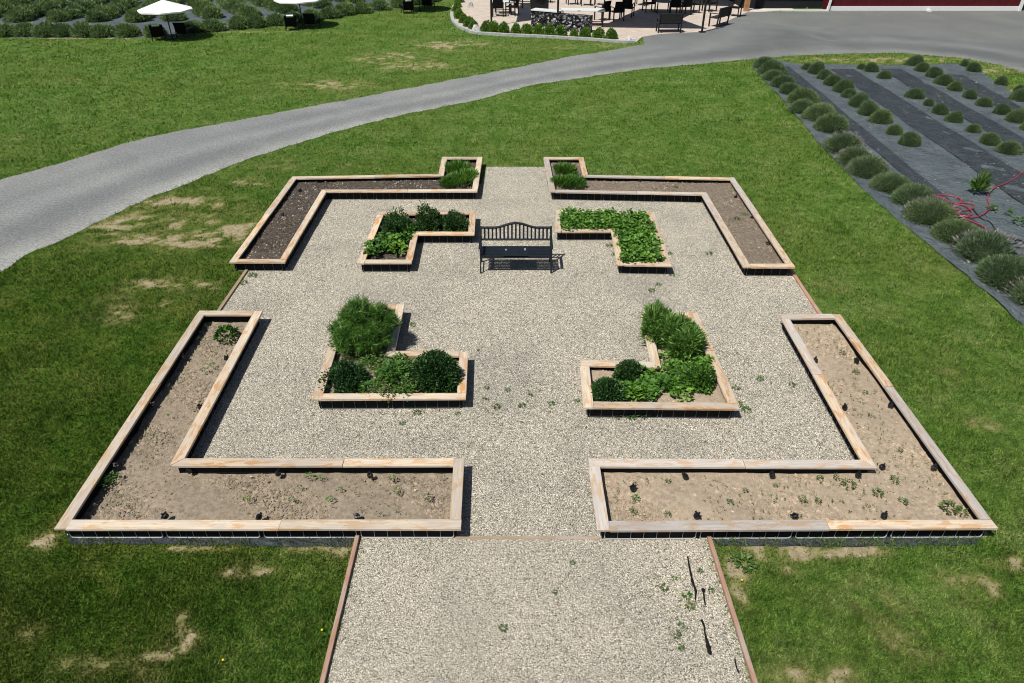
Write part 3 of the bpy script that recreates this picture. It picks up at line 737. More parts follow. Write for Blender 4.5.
ROWS = [
 [(764,70,22),(771,76,29),(773,82,20),(783,89,27),(790,96,23),(802,107,34),(801,115,21),(818,123,34),(830,134,39),(841,156,42),(854,169,30),(867,180,27),(889,195,40),(912,210,44),(927,228,50),(952,247,46),(981,267,56),(1004,294,62),(1034,314,40),(1062,345,70)],
 [(806.6,71,14),(815,75,19),(823,81,19),(832,87,21),(842,94,23),(848,99,17),(857,108,22),(867,117,24),(879,125,25),(893,136,18),(906.6,148,26)],
 [(860.6,70,10),(870.7,73,16),(882.7,80,15),(913,100,20),(928,107,13),(938.7,116,19),(952.5,124,19),(971.7,133.6,15),(987.5,146,22),(1006,156,25),(1036,172,26)],
 [(913.7,67,18),(921,73,17),(932,79,20),(943,87,22),(953.4,92,17),(968.3,100,16),(982.6,108,18),(999.3,116,20),(1014,124,22),(1029,133,20)],
 [(964,67,11),(972.6,73,17),(1000,86,16),(1018,95,16),(1020,103,22),(1046,112,22)],
]
RN = ['beside the lawn', 'beyond the narrow dark lane', 'midway across the fabric', 'past the second wide lane', 'at the driveway corner']
for ri, row in enumerate(ROWS):
    for i, (px, py, wpx) in enumerate(row):
        if ri == 0: wpx = max(wpx, 20 + (py - 70) * .16)
        D = DEPTH(py); ww = wpx * D / FPX
        p = P(px, py); cy = p.y + ww * .38
        lavender(p.x * cy / p.y, cy, ww * (random.uniform(1.10, 1.22) if ri == 0 else random.uniform(1.0, 1.12)), ww * (random.uniform(.50, .58) if ri == 0 else random.uniform(.58, .66)), '%s lavender bush from the driveway end in the row %s' % (ordn(i), RN[ri]),
                 'lavender bushes planted in the row %s' % RN[ri], True, flowers=(ri == 0 and i in (9, 10, 11, 14, 16, 18)))
# dark lanes between the rows, laid over the fabric
def rowline(row):
    pts = np.array([[P(a, b).x, P(a, b).y] for a, b, _ in row]); m = np.polyfit(pts[:, 1], pts[:, 0], 1); return m
RL = [rowline(r) for r in ROWS]
def lane(m0, m1, t0, t1, y0, y1, label):
    pts = []
    n = 14
    for k in range(n + 1):
        y = y0 + (y1 - y0) * k / n; xa, xb = np.polyval(m0, y), np.polyval(m1, y); pts.append(Vector((xa + (xb - xa) * t0 + random.uniform(-.04, .04), y)))
    for k in range(n, -1, -1):
        y = y0 + (y1 - y0) * k / n; xa, xb = np.polyval(m0, y), np.polyval(m1, y); pts.append(Vector((xa + (xb - xa) * t1 + random.uniform(-.04, .04), y)))
    o = sheet('fabric_lane', pts, M['fab_dark'], .040, step=.3, amp=.004, zf=lambda x, y: .010 * math.sin(x * 2.1 + y * 3.7)); tag(o, kind='structure'); return o
lane(RL[0], RL[1], .42, .66, 9.0, 31.0, '')
lane(RL[1], RL[2], .38, .82, 9.0, 30.6, '')
lane(RL[2], RL[3], .30, .72, 11.0, 30.6, '')
lane(RL[3], RL[4], .25, .70, 13.0, 29.6, '')

# lavender field at the far left: a front row along the lawn and rows fanning away behind it
front = densify(lavf, .98, 0, False)
k = 0
for i, p in enumerate(front):
    if p.x < -30 or p.x > -2.2: continue
    lavender(p.x + random.uniform(-.1, .1), p.y + .55 + random.uniform(-.12, .12), random.uniform(1.25, 1.5), random.uniform(.62, .74), '%s lavender mound from the left in the row bordering the far lawn' % ordn(k), 'lavender mounds bordering the far lawn', False); k += 1
FAN = [((-90,14),(-55,-3)),((-70,22),(-12,-4)),((-28,23),(30,-4)),((14,23),(70,-5)),((54,23),(108,-6)),((92,23),(136,-6)),((132,23),(160,-6)),((170,22),(181,-6)),((208,20),(200,-6)),((246,18),(222,-6)),((284,14),(246,-6)),((320,9),(272,-6)),((354,4),(300,-6)),((386,0),(340,-6))]
for fi, (a, b) in enumerate(FAN):
    A_, B_ = P(*a), P(*b); L = (B_ - A_).length; n_ = int(L / .84)
    for j in range(n_ + 1):
        q = A_ + (B_ - A_) * (j / max(1, n_)); bowx = .5 * math.sin(j * .35) * (1 if fi < 7 else -1) if L > 3 else 0
        lavender(q.x + bowx + random.uniform(-.05, .05), q.y + .6, random.uniform(1.25, 1.5), random.uniform(.62, .80), '%s lavender mound going back along the %s fan row from the left' % (ordn(j), ordn(fi)), 'lavender mounds in the fan rows of the far field', False)

# --- bed plants
def plant(name, x, y, z, parts, label, cat, group=None, rz=None):
    r = empty(name, (x, y, z), random.uniform(0, 6.28) if rz is None else rz, label, cat, group)
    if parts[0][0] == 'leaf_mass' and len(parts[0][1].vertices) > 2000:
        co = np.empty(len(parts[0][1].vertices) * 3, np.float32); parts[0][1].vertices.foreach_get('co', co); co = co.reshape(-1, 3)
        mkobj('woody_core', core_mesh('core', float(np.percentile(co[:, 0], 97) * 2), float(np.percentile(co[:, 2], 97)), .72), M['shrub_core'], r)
    for nm, me, m in parts:
        o = mkobj(nm, me, m, r)
    return r
def shrub_mesh(N, w, d_, h, L, W, amp=.22, droop=.1, low=.0):
    d = sph(N); r = lump(d, 8, amp) * rng.uniform(.35, 1.0, N) ** .35
    base = d * r[:, None] * np.array([w / 2, d_ / 2, h]) * .92; base[:, 2] += low
    dd = d + rng.normal(0, .45, (N, 3)) + np.array([0, 0, .25]); dd /= np.linalg.norm(dd, axis=1)[:, None]
    V, F, rr = leaves(base, dd, L * rng.uniform(.6, 1.3, N), W * rng.uniform(.6, 1.3, N), bend=droop)
    return mesh_np('leaf_mass', V, F, {'rnd': rr})
def frond_mesh(N, w, d_, h, W=.008, curl=.35, L=.5, cx=0):
    """long arching fronds (fennel / grasses) springing from the ground, each with side needles"""
    Vs, Fs, Rs = [], [], []; off = 0
    for i in range(N):
        a = random.uniform(0, 6.28); q = random.random() ** .55
        tx, ty, tz = math.cos(a) * q * w / 2, math.sin(a) * q * d_ / 2, h * (1.0 - .42 * q * q) * random.uniform(.75, 1.1)
        bx, by = tx * .25, ty * .25
        m = 10
        t = np.linspace(.25, 1, m); X = bx + (tx - bx) * t ** 1.5; Y = by + (ty - by) * t ** 1.5; Z = tz * (1 - (1 - t) ** 1.6) - .05 * t ** 4
        nd = 5
        c = np.repeat(np.stack([X, Y, Z], 1), nd, 0); dirs = rng.normal(0, 1, (len(c), 3)); dirs[:, 0] += math.cos(a) * .9; dirs[:, 1] += math.sin(a) * .9; dirs[:, 2] += .5
        dirs /= np.linalg.norm(dirs, axis=1)[:, None]
        V, F, rr = leaves(c, dirs, rng.uniform(.05, .13, len(c)) * (L / .5), rng.uniform(.7, 1.3, len(c)) * W, np.full(len(c), random.random()))
        Vs.append(V); Fs.append(F + off); Rs.append(rr); off += len(V)
    return mesh_np('fronds', np.vstack(Vs), np.vstack(Fs), {'rnd': np.concatenate(Rs)})
def upright_mesh(N, w, d_, h, W=.012, lean=.35, jit=.18):
    a = rng.uniform(0, 6.28, N); q = rng.uniform(0, 1, N) ** .5
    base = np.stack([np.cos(a) * q * w * .30, np.sin(a) * q * d_ * .30, rng.uniform(0, .6, N) * h * (1 - .3 * q)], 1)
    dd = np.stack([np.cos(a) * q * lean * 1.6, np.sin(a) * q * lean * 1.6, np.full(N, 1.0)], 1) + rng.normal(0, jit, (N, 3)); dd /= np.linalg.norm(dd, axis=1)[:, None]
    L = h * rng.uniform(.25, .5, N) * (.18 / max(.18, jit)) ** .9
    V, F, rr = leaves(base, dd, L, W * rng.uniform(.6, 1.4, N))
    return mesh_np('upright_stems', V, F, {'rnd': rr})
def rosette_mesh(N, R_, h, L, W):
    """broad leaves on short stalks, e.g. strawberry or lettuce"""
    a = rng.uniform(0, 6.28, N); q = rng.uniform(.05, 1, N) ** .6
    c = np.stack([np.cos(a) * q * R_, np.sin(a) * q * R_, h * (1 - .5 * q ** 2) * rng.uniform(.5, 1.1, N)], 1)
    dd = np.stack([np.cos(a) + rng.normal(0, .5, N), np.sin(a) + rng.normal(0, .5, N), rng.uniform(-.1, .6, N)], 1); dd /= np.linalg.norm(dd, axis=1)[:, None]
    side = np.cross(dd, np.array([0, 0, 1.0]) + rng.normal(0, .35, (N, 3))); side /= np.linalg.norm(side, axis=1)[:, None]
    Ls = L * rng.uniform(.6, 1.2, N); Ws = W * rng.uniform(.7, 1.2, N)
    up_ = np.cross(side, dd); up_ *= np.sign(up_[:, 2:3])
    V = np.zeros((N, 6, 3)); V[:, 0] = c; V[:, 3] = c + dd * Ls[:, None]
    for idx, t, s in ((1, .35, 1), (2, .75, .8), (4, .75, -.8), (5, .35, -1)):
        V[:, idx] = c + dd * (Ls * t)[:, None] + side * (Ws / 2 * s)[:, None] + up_ * (Ws * .12)[:, None]
    F = ((np.arange(N) * 6)[:, None, None] + np.array([[0, 1, 2, 3], [0, 3, 4, 5]])[None]).reshape(-1, 4)
    return mesh_np('leaves', V.reshape(-1, 3), F, {'rnd': np.repeat(rng.uniform(0, 1, N), 6)})
def stems(n, w, h):
    m = MB()
    for i in range(n):
        a = random.uniform(0, 6.28); m.tube([(0, 0, 0), (math.cos(a) * w * .2, math.sin(a) * w * .2, h * .4), (math.cos(a) * w * .34, math.sin(a) * w * .34, h * .75)], [.012, .008, .004], 5)
    return m.mesh('stems')
def at(px, py, z=SOILZ): p = P(px, py, z); return p.x, p.y, z
def size(wpx, py): return wpx * DEPTH(py) / FPX
def merge(name, items):
    Vs, Fs, Rs, off = [], [], [], 0
    for me_, dx, dy in items:
        nv = len(me_.vertices); co = np.empty(nv * 3, np.float32); me_.vertices.foreach_get('co', co); co = co.reshape(-1, 3) + np.array([dx, dy, 0])
        li = np.empty(len(me_.loops), np.int32); me_.loops.foreach_get('vertex_index', li); r_ = np.empty(nv, np.float32); me_.attributes['rnd'].data.foreach_get('value', r_)
        Vs.append(co); Fs.append(li.reshape(-1, 4) + off); Rs.append(r_); off += nv
    return mesh_np(name, np.vstack(Vs), np.vstack(Fs), {'rnd': np.concatenate(Rs)})
def bush(N, w, d_, h, L, W, k=6):
    """several overlapping lumps of leaves make one uneven bush"""
    it = []
    for i in range(k):
        a_ = 6.283 * i / k + random.uniform(-.5, .5); q = random.uniform(.16, .30) if i else 0
        s_ = random.uniform(.46, .68) if i else .74
        it.append((shrub_mesh(int(N * 1.15 / k), w * s_, d_ * s_, h * random.uniform(.66, 1.08), L, W, .25), math.cos(a_) * q * w, math.sin(a_) * q * d_))
    return merge('leaf_mass', it)
# front left small bed
fm = merge('fronds', [(frond_mesh(170, .80, .72, .84, .010, L=.6), -.06, .12), (frond_mesh(150, .70, .70, .72, .010, L=.6), .24, .20), (frond_mesh(130, .62, .66, .58, .010, L=.55), -.20, -.16), (frond_mesh(130, .66, .60, .62, .010, L=.55), .16, -.18), (frond_mesh(120, .60, .55, .80, .010, L=.6), -.10, .36), (frond_mesh(80, .55, .45, .50, .010, L=.6), -.34, .22)])
x, y, z = at(365, 349); plant('fennel_plant', x, y, z, [('fronds', fm, M['fennel']), ('stems', stems(9, .5, .6), M['stem'])], 'big feathery bright green fennel spilling over the back of its bed', 'fennel', rz=0)
x, y, z = at(352, 385); plant('round_shrub', x, y, z, [('leaf_mass', bush(4200, .80, .62, .42, .055, .026), M['dark_shrub']), ('stems', stems(7, .5, .3), M['stem'])], 'low dark green shrub in the corner of the bed before the fennel', 'shrub')
x, y, z = at(437, 383); plant('round_shrub', x, y, z, [('leaf_mass', shrub_mesh(6000, .92, .80, .62, .055, .026, .13), M['dark_shrub']), ('stems', stems(7, .5, .4), M['stem'])], 'dense round dark green shrub at the right end of the fennel bed', 'shrub')
x, y, z = at(396, 383); plant('herb_clump', x, y, z, [('leaves', rosette_mesh(560, .28, .34, .07, .032), M['mid_shrub'])], 'bright green herb clump between the two dark shrubs', 'herb')
for i, (a, b, m_, lb) in enumerate([(380,390,'olive','olive green herb tuft beside the low dark shrub'),(411,392,'olive','olive green herb tuft at the foot of the dense round shrub'),(400,366,'mid_shrub','small green herb tuft at the inner corner of the fennel bed'),(384,372,'weed','wispy green herb tuft right before the fennel'),(370,368,'mid_shrub','green herb tuft between the fennel and the low dark shrub'),(355,362,'olive','olive herb tuft by the left board below the fennel'),(378,362,'olive','olive herb tuft hidden under the right side of the fennel'),(418,378,'olive','thin olive herb tuft touching the dense round shrub'),(372,394,'mid_shrub','green herb tuft by the near board beside the low dark shrub'),(390,398,'olive','olive herb tuft against the near board of the fennel bed'),(405,397,'mid_shrub','green herb tuft against the near board below the dense round shrub'),(387,380,'mid_shrub','green herb tuft behind the bright herb clump'),(410,371,'weed','pale herb tuft close to the inner board of the fennel bed'),(398,374,'mid_shrub','dense green herb tuft in the bend of the fennel bed')]):
    x, y, z = at(a, b); plant('herb_tuft', x, y, z, [('leaves', rosette_mesh(230, .18, .20, .05, .022), M[m_])], lb, 'herb', 'herb tufts in the fennel bed')
# front right small bed
def upclump(w, d_, h):
    return merge('upright_stems', [(upright_mesh(900, w * random.uniform(.45, .65), d_ * random.uniform(.45, .65), h * random.uniform(.7, 1.05), .022, .6, .52), math.cos(i * 1.05) * w * .24 * (i > 0), math.sin(i * 1.05) * d_ * .24 * (i > 0)) for i in range(7)])
x, y, z = at(660, 340); plant('upright_herb', x, y, z, [('stems', upclump(.74, .86, 1.02), M['sage'])], 'tall upright green clump at the back of its bed, left of a pair', 'herb', 'tall upright green clumps')
x, y, z = at(682, 352); plant('upright_herb', x, y, z, [('stems', upclump(.72, .90, 1.0), M['sage'])], 'tall upright green clump at the back of its bed, right of a pair', 'herb', 'tall upright green clumps')
x, y, z = at(606, 397); plant('round_shrub', x, y, z, [('leaf_mass', shrub_mesh(3000, .58, .56, .33, .05, .022, .13), M['dark_shrub'])], 'low round dark bluish shrub in the near left corner by orange boards', 'shrub')
x, y, z = at(627, 380); plant('round_shrub', x, y, z, [('leaf_mass', shrub_mesh(2600, .50, .46, .34, .045, .022, .13), M['dark_shrub'])], 'small round dark shrub against the inner back board, beside leafy greens', 'shrub')
x, y, z = at(695, 385); plant('round_shrub', x, y, z, [('leaf_mass', bush(2600, .54, .50, .36, .055, .024), M['mid_shrub'])], 'small round green shrub among strawberry leaves near the right board', 'shrub')
for i in range(34):
    t = random.random()
    if t < .6: px, py = random.uniform(640, 640 + 68), random.uniform(370, 398)
    elif t < .8: px, py = random.uniform(615, 650), random.uniform(388, 400)
    else: px, py = random.uniform(664, 706), random.uniform(352, 372)
    x, y, z = at(px, py); plant('strawberry_plant', x, y, z, [('leaves', rosette_mesh(60, .16, .15, .075, .055), M['leafy' if random.random() < .7 else 'mid_shrub'])], 'leafy strawberry plant low between the round shrubs of the orange-board bed', 'strawberry plant', 'strawberry plants low in the orange-board bed')
# back right small bed
pol = [(float(p[0]), float(p[1])) for p in offset(BP['SBR'], .2)]
cnt = 0; placed = []
tries = 0
while cnt < 62 and tries < 9000:
    tries += 1
    x = random.uniform(min(p[0] for p in pol), max(p[0] for p in pol)); y = random.uniform(min(p[1] for p in pol), max(p[1] for p in pol))
    if not inpoly(np.array([x]), np.array([y]), pol)[0] or any((x - a) ** 2 + (y - b) ** 2 < .17 ** 2 for a, b in placed): continue
    placed.append((x, y)); cnt += 1
    plant('strawberry_plant', x, y, SOILZ, [('leaves', rosette_mesh(85, .17, .24, .075, .055), M['leafy'])], 'bright leafy strawberry plant in the crowded bed right of the bench', 'strawberry plant', 'strawberry plants crowding the bed right of the bench')
# back left small bed
x, y, z = at(399, 234); plant('dark_shrub', x, y, z, [('leaf_mass', bush(3600, .98, .80, .48, .06, .028), M['dark_shrub'])], 'dark feathery shrub at the back corner of the bed left of the bench', 'shrub')
x, y, z = at(429, 229); plant('dark_shrub', x, y, z, [('leaf_mass', bush(3000, .66, .6, .56, .06, .028), M['dark_shrub'])], 'taller rounded shrub in the arm left of the bench, left of two', 'shrub')
x, y, z = at(453, 229); plant('dark_shrub', x, y, z, [('leaf_mass', bush(3000, .72, .6, .46, .06, .028), M['dark_shrub'])], 'rounded dark shrub in the arm nearest the bench, right of two', 'shrub')
for i, (a, b, m_, s_, lb) in enumerate([(399,253,'lime',.17,'pale green lettuce at the near end of the bed'),(389,252,'leafy',.15,'green leafy plant just left of the pale lettuce'),(375,251,'mid_shrub',.19,'dark green leafy plant by the left board near the corner'),(404,243,'leafy',.17,'light green leafy plant behind the pale lettuce'),(386,243,'mid_shrub',.17,'green leafy plant between the dark shrub and the lettuce'),(394,246,'leafy',.16,'bright leafy plant in the middle of the bed arm'),(373,257,'mid_shrub',.13,'small leafy plant in the near left corner of its bed'),(412,236,'leafy',.13,'small light leafy plant at the inner corner of the bed left of the bench')]):
    x, y, z = at(a, b); plant('leafy_plant', x, y, z, [('leaves', rosette_mesh(110, s_ * 1.15, .22, .085, .06), M[m_])], lb, 'leafy plant', 'leafy plants in the bed left of the bench')
# big beds
x, y, z = at(225.5, 337); plant('leafy_plant', x, y, z, [('leaf_mass', shrub_mesh(230, .36, .36, .20, .08, .05), M['mid_shrub'])], 'single leafy green plant near the far end of the front left bed', 'leafy plant')
for k_, (a, b, wp, hh, lb) in enumerate([(449,186,14,.22,'grassy green tuft at the left of the back left planting'),(460,184,20,.30,'tall grassy clump in the middle of the back left bump'),(458,173,18,.32,'grassy clump at the back of the back left bump'),(468,180,14,.28,'grassy clump against the right board of the back left bump')]):
    x, y, z = at(a, b); plant('grassy_clump', x, y, z, [('stems', upright_mesh(900, size(wp, b) * 2.0, size(wp, b) * 1.9, hh * 1.25, .022, .6), M['fennel'])], lb, 'grassy plant', 'grassy clumps in the back left bed bump')
for k_, (a, b, wp, hh, lb) in enumerate([(562,186,16,.24,'green grassy tuft at the left board of the back right bump'),(574,186,18,.24,'green grassy tuft where the back right bump meets its long arm'),(565,174,17,.26,'grassy clump at the back of the back right bump')]):
    x, y, z = at(a, b); plant('grassy_clump', x, y, z, [('stems', upright_mesh(900, size(wp, b) * 2.0, size(wp, b) * 1.8, hh * 1.35, .022, .6), M['mid_shrub'])], lb, 'grassy plant', 'grassy clumps in the back right bed bump')
# weeds: (px, py, size m, material, z, where)
WEEDS = []
def weed(px, py, s, m='weed', z=.01, label='small green weed'):
    s *= .78 if z < .1 else .62
    x, y, _ = at(px, py, z); plant('weed', x, y, z, [('leaves', rosette_mesh(int(22 + s * 260), s * .8, s * .4, s * .42 + .012, s * .15 + .004), M[m])], label, 'weed')
GW = [(497,407,.09),(522,406,.08),(551,404,.07),(577,401,.05),(618,416,.10),(632,416,.14),(643,415,.13),(690,413,.11),(736,388,.08),(738,405,.10),(746,410,.10),(760,379,.08),(792,385,.07),(733,410,.07),(508,390,.05),(530,395,.05),(487,388,.05),(417,413,.08),(402,424,.05),(478,350,.03),(458,414,.05),(658,285,.08),(652,291,.09),(670,254,.08),(709,254,.10),(672,275,.07),(676,635,.07),(664,588,.06),(687,596,.07),(690,607,.07),(681,626,.05),(503,629,.07),(555,592,.04),(572,563,.04),(681,648,.04),(674,579,.04),(744,565,.18),(734,560,.10),(244,283,.10),(252,276,.12),(413,325,.08),(484,399,.04),(378,197,.09),(602,237,.13),(609,246,.10),(614,255,.08),(645,382,.04),(700,571,.04),(711,591,.05),(596,414,.05)]
near = [('the entry path', lambda a, b: b > 540), ('the gravel behind the bench', lambda a, b: b < 262), ('the middle of the gravel court', lambda a, b: True)]
for i, (a, b, s) in enumerate(GW):
    where = next(n_ for n_, f_ in near if f_(a, b))
    col_ = 'left' if a < 420 else 'centre left' if a < 512 else 'centre right' if a < 620 else 'right' if a < 700 else 'far right'
    dep = ordn(sorted([j for j in range(len(GW))], key=lambda j: GW[j][1]).index(i))
    weed(a, b, s, random.choice(['weed', 'weed', 'mid_shrub', 'olive']), .012, '%s weed %s of %s, %s from the back' % ('broad' if s > .09 else 'small', col_, where, dep))
BWD = [(175,350,0),(112,478,.15),(98,484,.12),(230,360,.0),(203,370,.09),(212,365,.08),(262,478,.0),(320,478,.08),(392,478,.08),(397,491,.08),(427,497,.08),(309,476,.09),(247,499,.09),(292,499,.06),(330,499,.08),(170,415,.06),(300,487,.06),(340,489,.05),(848,484,.15),(878,493,.12),(894,480,.11),(903,501,.09),(803,499,.09),(818,501,.07),(730,502,.07),(668,481,.06),(820,478,.07),(836,477,.08),(667,514,.07),(635,498,.09),(633,511,.08),(950,508,.18),(962,512,.13),(856,372,.09),(842,352,.08),(676,187,.11),(737,219,.13),(745,215,.12),(865,392,.06),(910,425,.06),(900,450,.06),(775,485,.05),(745,490,.05),(870,415,.05)]
bs = sorted([w_ for w_ in BWD if w_[2]], key=lambda w_: (w_[0] > 512, w_[1]))
cL = cR = 0
for a, b, s in bs:
    if a < 512: lb = '%s weed from the back on the soil of the front left bed' % ordn(cL); cL += 1
    else: lb = '%s weed from the back on the soil of the right hand beds' % ordn(cR); cR += 1
    weed(a, b, s, random.choice(['weed', 'weed', 'olive', 'mid_shrub']), SOILZ + .01, lb)
# tiny seedlings on the big beds: nobody could count them
def seedlings(key, n, label):
    pol = [(float(p[0]), float(p[1])) for p in offset(BP[key], .2)]
    x = rng.uniform(min(p[0] for p in pol), max(p[0] for p in pol), n); y = rng.uniform(min(p[1] for p in pol), max(p[1] for p in pol), n)
    cl = (np.sin(x * 3.1 + 1.5 * np.sin(y * 2.2)) * np.sin(y * 4.3 + x)) > -.25
    ok = inpoly(x, y, pol) & cl; x, y = x[ok], y[ok]; k = 5
    c = np.repeat(np.stack([x, y, np.full(len(x), SOILZ + .008)], 1), k, 0) + rng.normal(0, .007, (len(x) * k, 3)) * [1, 1, .3]
    dd = rng.normal(0, 1, (len(c), 3)); dd[:, 2] = np.abs(dd[:, 2]) * .6 + .15; dd /= np.linalg.norm(dd, axis=1)[:, None]
    V, F, r_ = leaves(c, dd, rng.uniform(.012, .034, len(c)), rng.uniform(.008, .014, len(c)))
    o = mkobj('seedlings', mesh_np('seedlings', V, F, {'rnd': r_}), M['olive']); tag(o, label, 'seedlings', kind='stuff')
seedlings('FL', 1500, 'tiny scattered seedlings on the soil of the front left bed')
seedlings('FR', 1500, 'tiny scattered seedlings on the sandy soil of the front right bed')
# dry litter and dirt blown over the fabric
def litter(name, poly, n, z, mat, label, s0=.015, s1=.05, near_edge=None):
    pol = [(float(p[0]), float(p[1])) for p in poly]
    x = rng.uniform(min(p[0] for p in pol), max(p[0] for p in pol), n); y = rng.uniform(min(p[1] for p in pol), max(p[1] for p in pol), n)
    ok = inpoly(x, y, pol) & (vnoise(x, y, .8, 5, 3) > .5); x, y = x[ok], y[ok]; k = len(x)
    dd = rng.normal(0, 1, (k, 3)); dd[:, 2] = np.abs(dd[:, 2]) * .15; dd /= np.linalg.norm(dd, axis=1)[:, None]
    V, F, r_ = leaves(np.stack([x, y, np.full(k, z)], 1), dd, rng.uniform(s0, s1, k), rng.uniform(.010, .03, k))
    o = mkobj(name, mesh_np(name, V, F, {'rnd': r_}), mat); tag(o, label, 'litter', kind='stuff')
M['litter'] = mat_leaf('dry_straw_bits', (.20, .16, .10), (.42, .36, .26), (.62, .58, .48), .1, .02)
litter('dry_litter', field_poly, 5200, .055, M['litter'], 'dry leaf bits and dirt crumbs blown over the weed fabric', .02, .07)
for key, n_, zz, lb in (('FL', 500, .07, 'dry straw bits on the soil of the front left bed'), ('FR', 700, .11, 'dry straw bits on the sandy soil of the front right bed'), ('BL', 700, .15, 'pale wood chips on the dark soil of the back left bed'), ('BR', 350, .15, 'pale dry bits on the soil of the back right bed')):
    litter('dry_litter', offset(BP[key], .15), n_, zz, M['litter'], lb, .015, .06)
def sprouts(cx, cy, sx, sy, n, label):
    x = rng.normal(cx, sx, n); y = rng.normal(cy, sy, n); ok = inpoly(x, y, [(float(p[0]), float(p[1])) for p in gravel_main + []]) | inpoly(x, y, [(float(p[0]), float(p[1])) for p in path_poly])
    for b_ in BP.values(): ok &= ~inpoly(x, y, [(float(p[0]), float(p[1])) for p in b_])
    x, y = x[ok], y[ok]; k = 6
    c = np.repeat(np.stack([x, y, np.full(len(x), .010)], 1), k, 0) + rng.normal(0, .010, (len(x) * k, 3)) * [1, 1, .2]
    dd = rng.normal(0, 1, (len(c), 3)); dd[:, 2] = np.abs(dd[:, 2]) * .5 + .15; dd /= np.linalg.norm(dd, axis=1)[:, None]
    V, F, r_ = leaves(c, dd, rng.uniform(.012, .035, len(c)), rng.uniform(.007, .013, len(c)))
    o = mkobj('sprouts', mesh_np('sprouts', V, F, {'rnd': r_}), M['olive']); tag(o, label, 'sprouts', kind='stuff')
q = P(520, 405); sprouts(q.x, q.y, 1.0, .45, 120, 'tiny green sprouts in the gravel between the two front inner beds')
q = P(680, 610); sprouts(q.x, q.y, .22, .45, 60, 'tiny green sprouts in the gravel around the torn fabric shreds')
q = P(745, 390); sprouts(q.x, q.y, .5, .6, 60, 'tiny green sprouts in the gravel right of the orange-board bed')
q = P(400, 425); sprouts(q.x, q.y, .9, .25, 50, 'tiny green sprouts in the gravel before the fennel bed')
# weeds on fabric
x, y, z = at(976.5, 193, .03); plant('pokeweed', x, y, z, [('stems', upright_mesh(90, .3, .3, .75, .05, .4), M['weed']), ('leaves', rosette_mesh(46, .17, .35, .15, .07), M['mid_shrub'])], 'tall leafy weed growing through fabric above the red hose', 'weed')
x, y, z = at(999.5, 211, .03); plant('weed', x, y, z, [('leaves', rosette_mesh(26, .22, .08, .14, .05), M['weed'])], 'flat leafy weed on fabric right of the red hose', 'weed')
x, y, z = at(1021, 224, .03); plant('weed', x, y, z, [('leaves', rosette_mesh(60, .18, .16, .1, .04), M['mid_shrub'])], 'bushy weed on fabric at the right edge near the red hose', 'weed')
for a, b, lb in ((742, 580, 'yellow dandelion flower in the lawn right of the entry path'), (322, 630, 'yellow dandelion flower in the lawn just left of the path edging'), (223, 660, 'yellow dandelion flower deep in the front left lawn')):
    p = P(a, b, .05); r_ = empty('dandelion', (p.x, p.y, 0), 0, lb, 'flower', 'dandelions')
    MB().tube([(0, 0, 0), (0, 0, .05)], .003, 5).build('flower_stem', M['weed'], r_); MB().lathe((0, 0, .05), [(.001, -.004), (.013, .002), (.012, .008), (.001, .011)], 9).build('flower_head', M['yellow'], r_)

# ------------------------------------------------------------------ garden bench
def bench():
    lx, rx = P(479.7, 273.4).x, P(552, 273.4).x; W = rx - lx; yf = P(500, 273.4).y
    r = empty('garden_bench', ((lx + rx) / 2, yf, .01), 0, 'dark slatted metal garden bench with arched back facing the entry path', 'bench')
    hw = W / 2 - .02; sh = .39; B = M['bench']
    for s in (-1, 1):
        MB().tube([(s * hw, 0, 0), (s * (hw - .01), .02, sh), (s * (hw - .01), .02, .56)], .02, 8).build('front_leg', B, r)
        MB().tube([(s * hw, .50, 0), (s * hw, .46, sh), (s * hw, .50, .62), (s * hw, .56, .80)], .022, 8).build('rear_leg', B, r)
        MB().box((s * hw, .24, .575), (.055, .56, .022)).build('armrest', B, r)
        MB().box((s * hw, .24, .12), (.02, .46, .02)).build('stretcher', B, r)
    m = MB()
    for k in range(7):
        yy = .02 + k * .067
        for s in (-1, 1): m.box((s * (hw / 2 + .13), yy, sh), (hw - .26 + .02, .055, .014))
    m.box((0, .22, sh - .002), (.52, .46, .022)).box((0, 0, sh - .02), (2 * hw, .02, .05)).box((0, .45, sh - .02), (2 * hw, .02, .04))
    m.box((-.27, .22, sh - .015), (.02, .44, .02)).box((.27, .22, sh - .015), (.02, .44, .02))
    m.build('seat', B, r)
    top = lambda x: .775 + .095 * (1 + math.cos(math.pi * min(1, abs(x) / (hw * .62)))) / 2
    yb = lambda z: .46 + (z - sh) * .22
    m = MB()
    xs_ = np.linspace(-hw, hw, 25)
    m.tube([(x, yb(top(x)), top(x)) for x in xs_], .026, 6); m.tube([(-hw, yb(.53), .53), (hw, yb(.53), .53)], .022, 6)
    m.build('back_frame', B, r)
    m = MB()
    for k in range(1, 18):
        x = -hw + 2 * hw * k / 18; z1 = top(x) - .012; m.bar((x, yb(.53), .53), (x, yb(z1), z1), .036, .012)
    m.build('back_slats', B, r)
    MB().box((-.205, .27, sh + .013), (.035, .06, .006)).build('seat_bracket', M['steel'], r)
    MB().box((.19, .29, sh + .013), (.030, .09, .006)).build('seat_bracket', M['steel'], r)
    return r
bench()

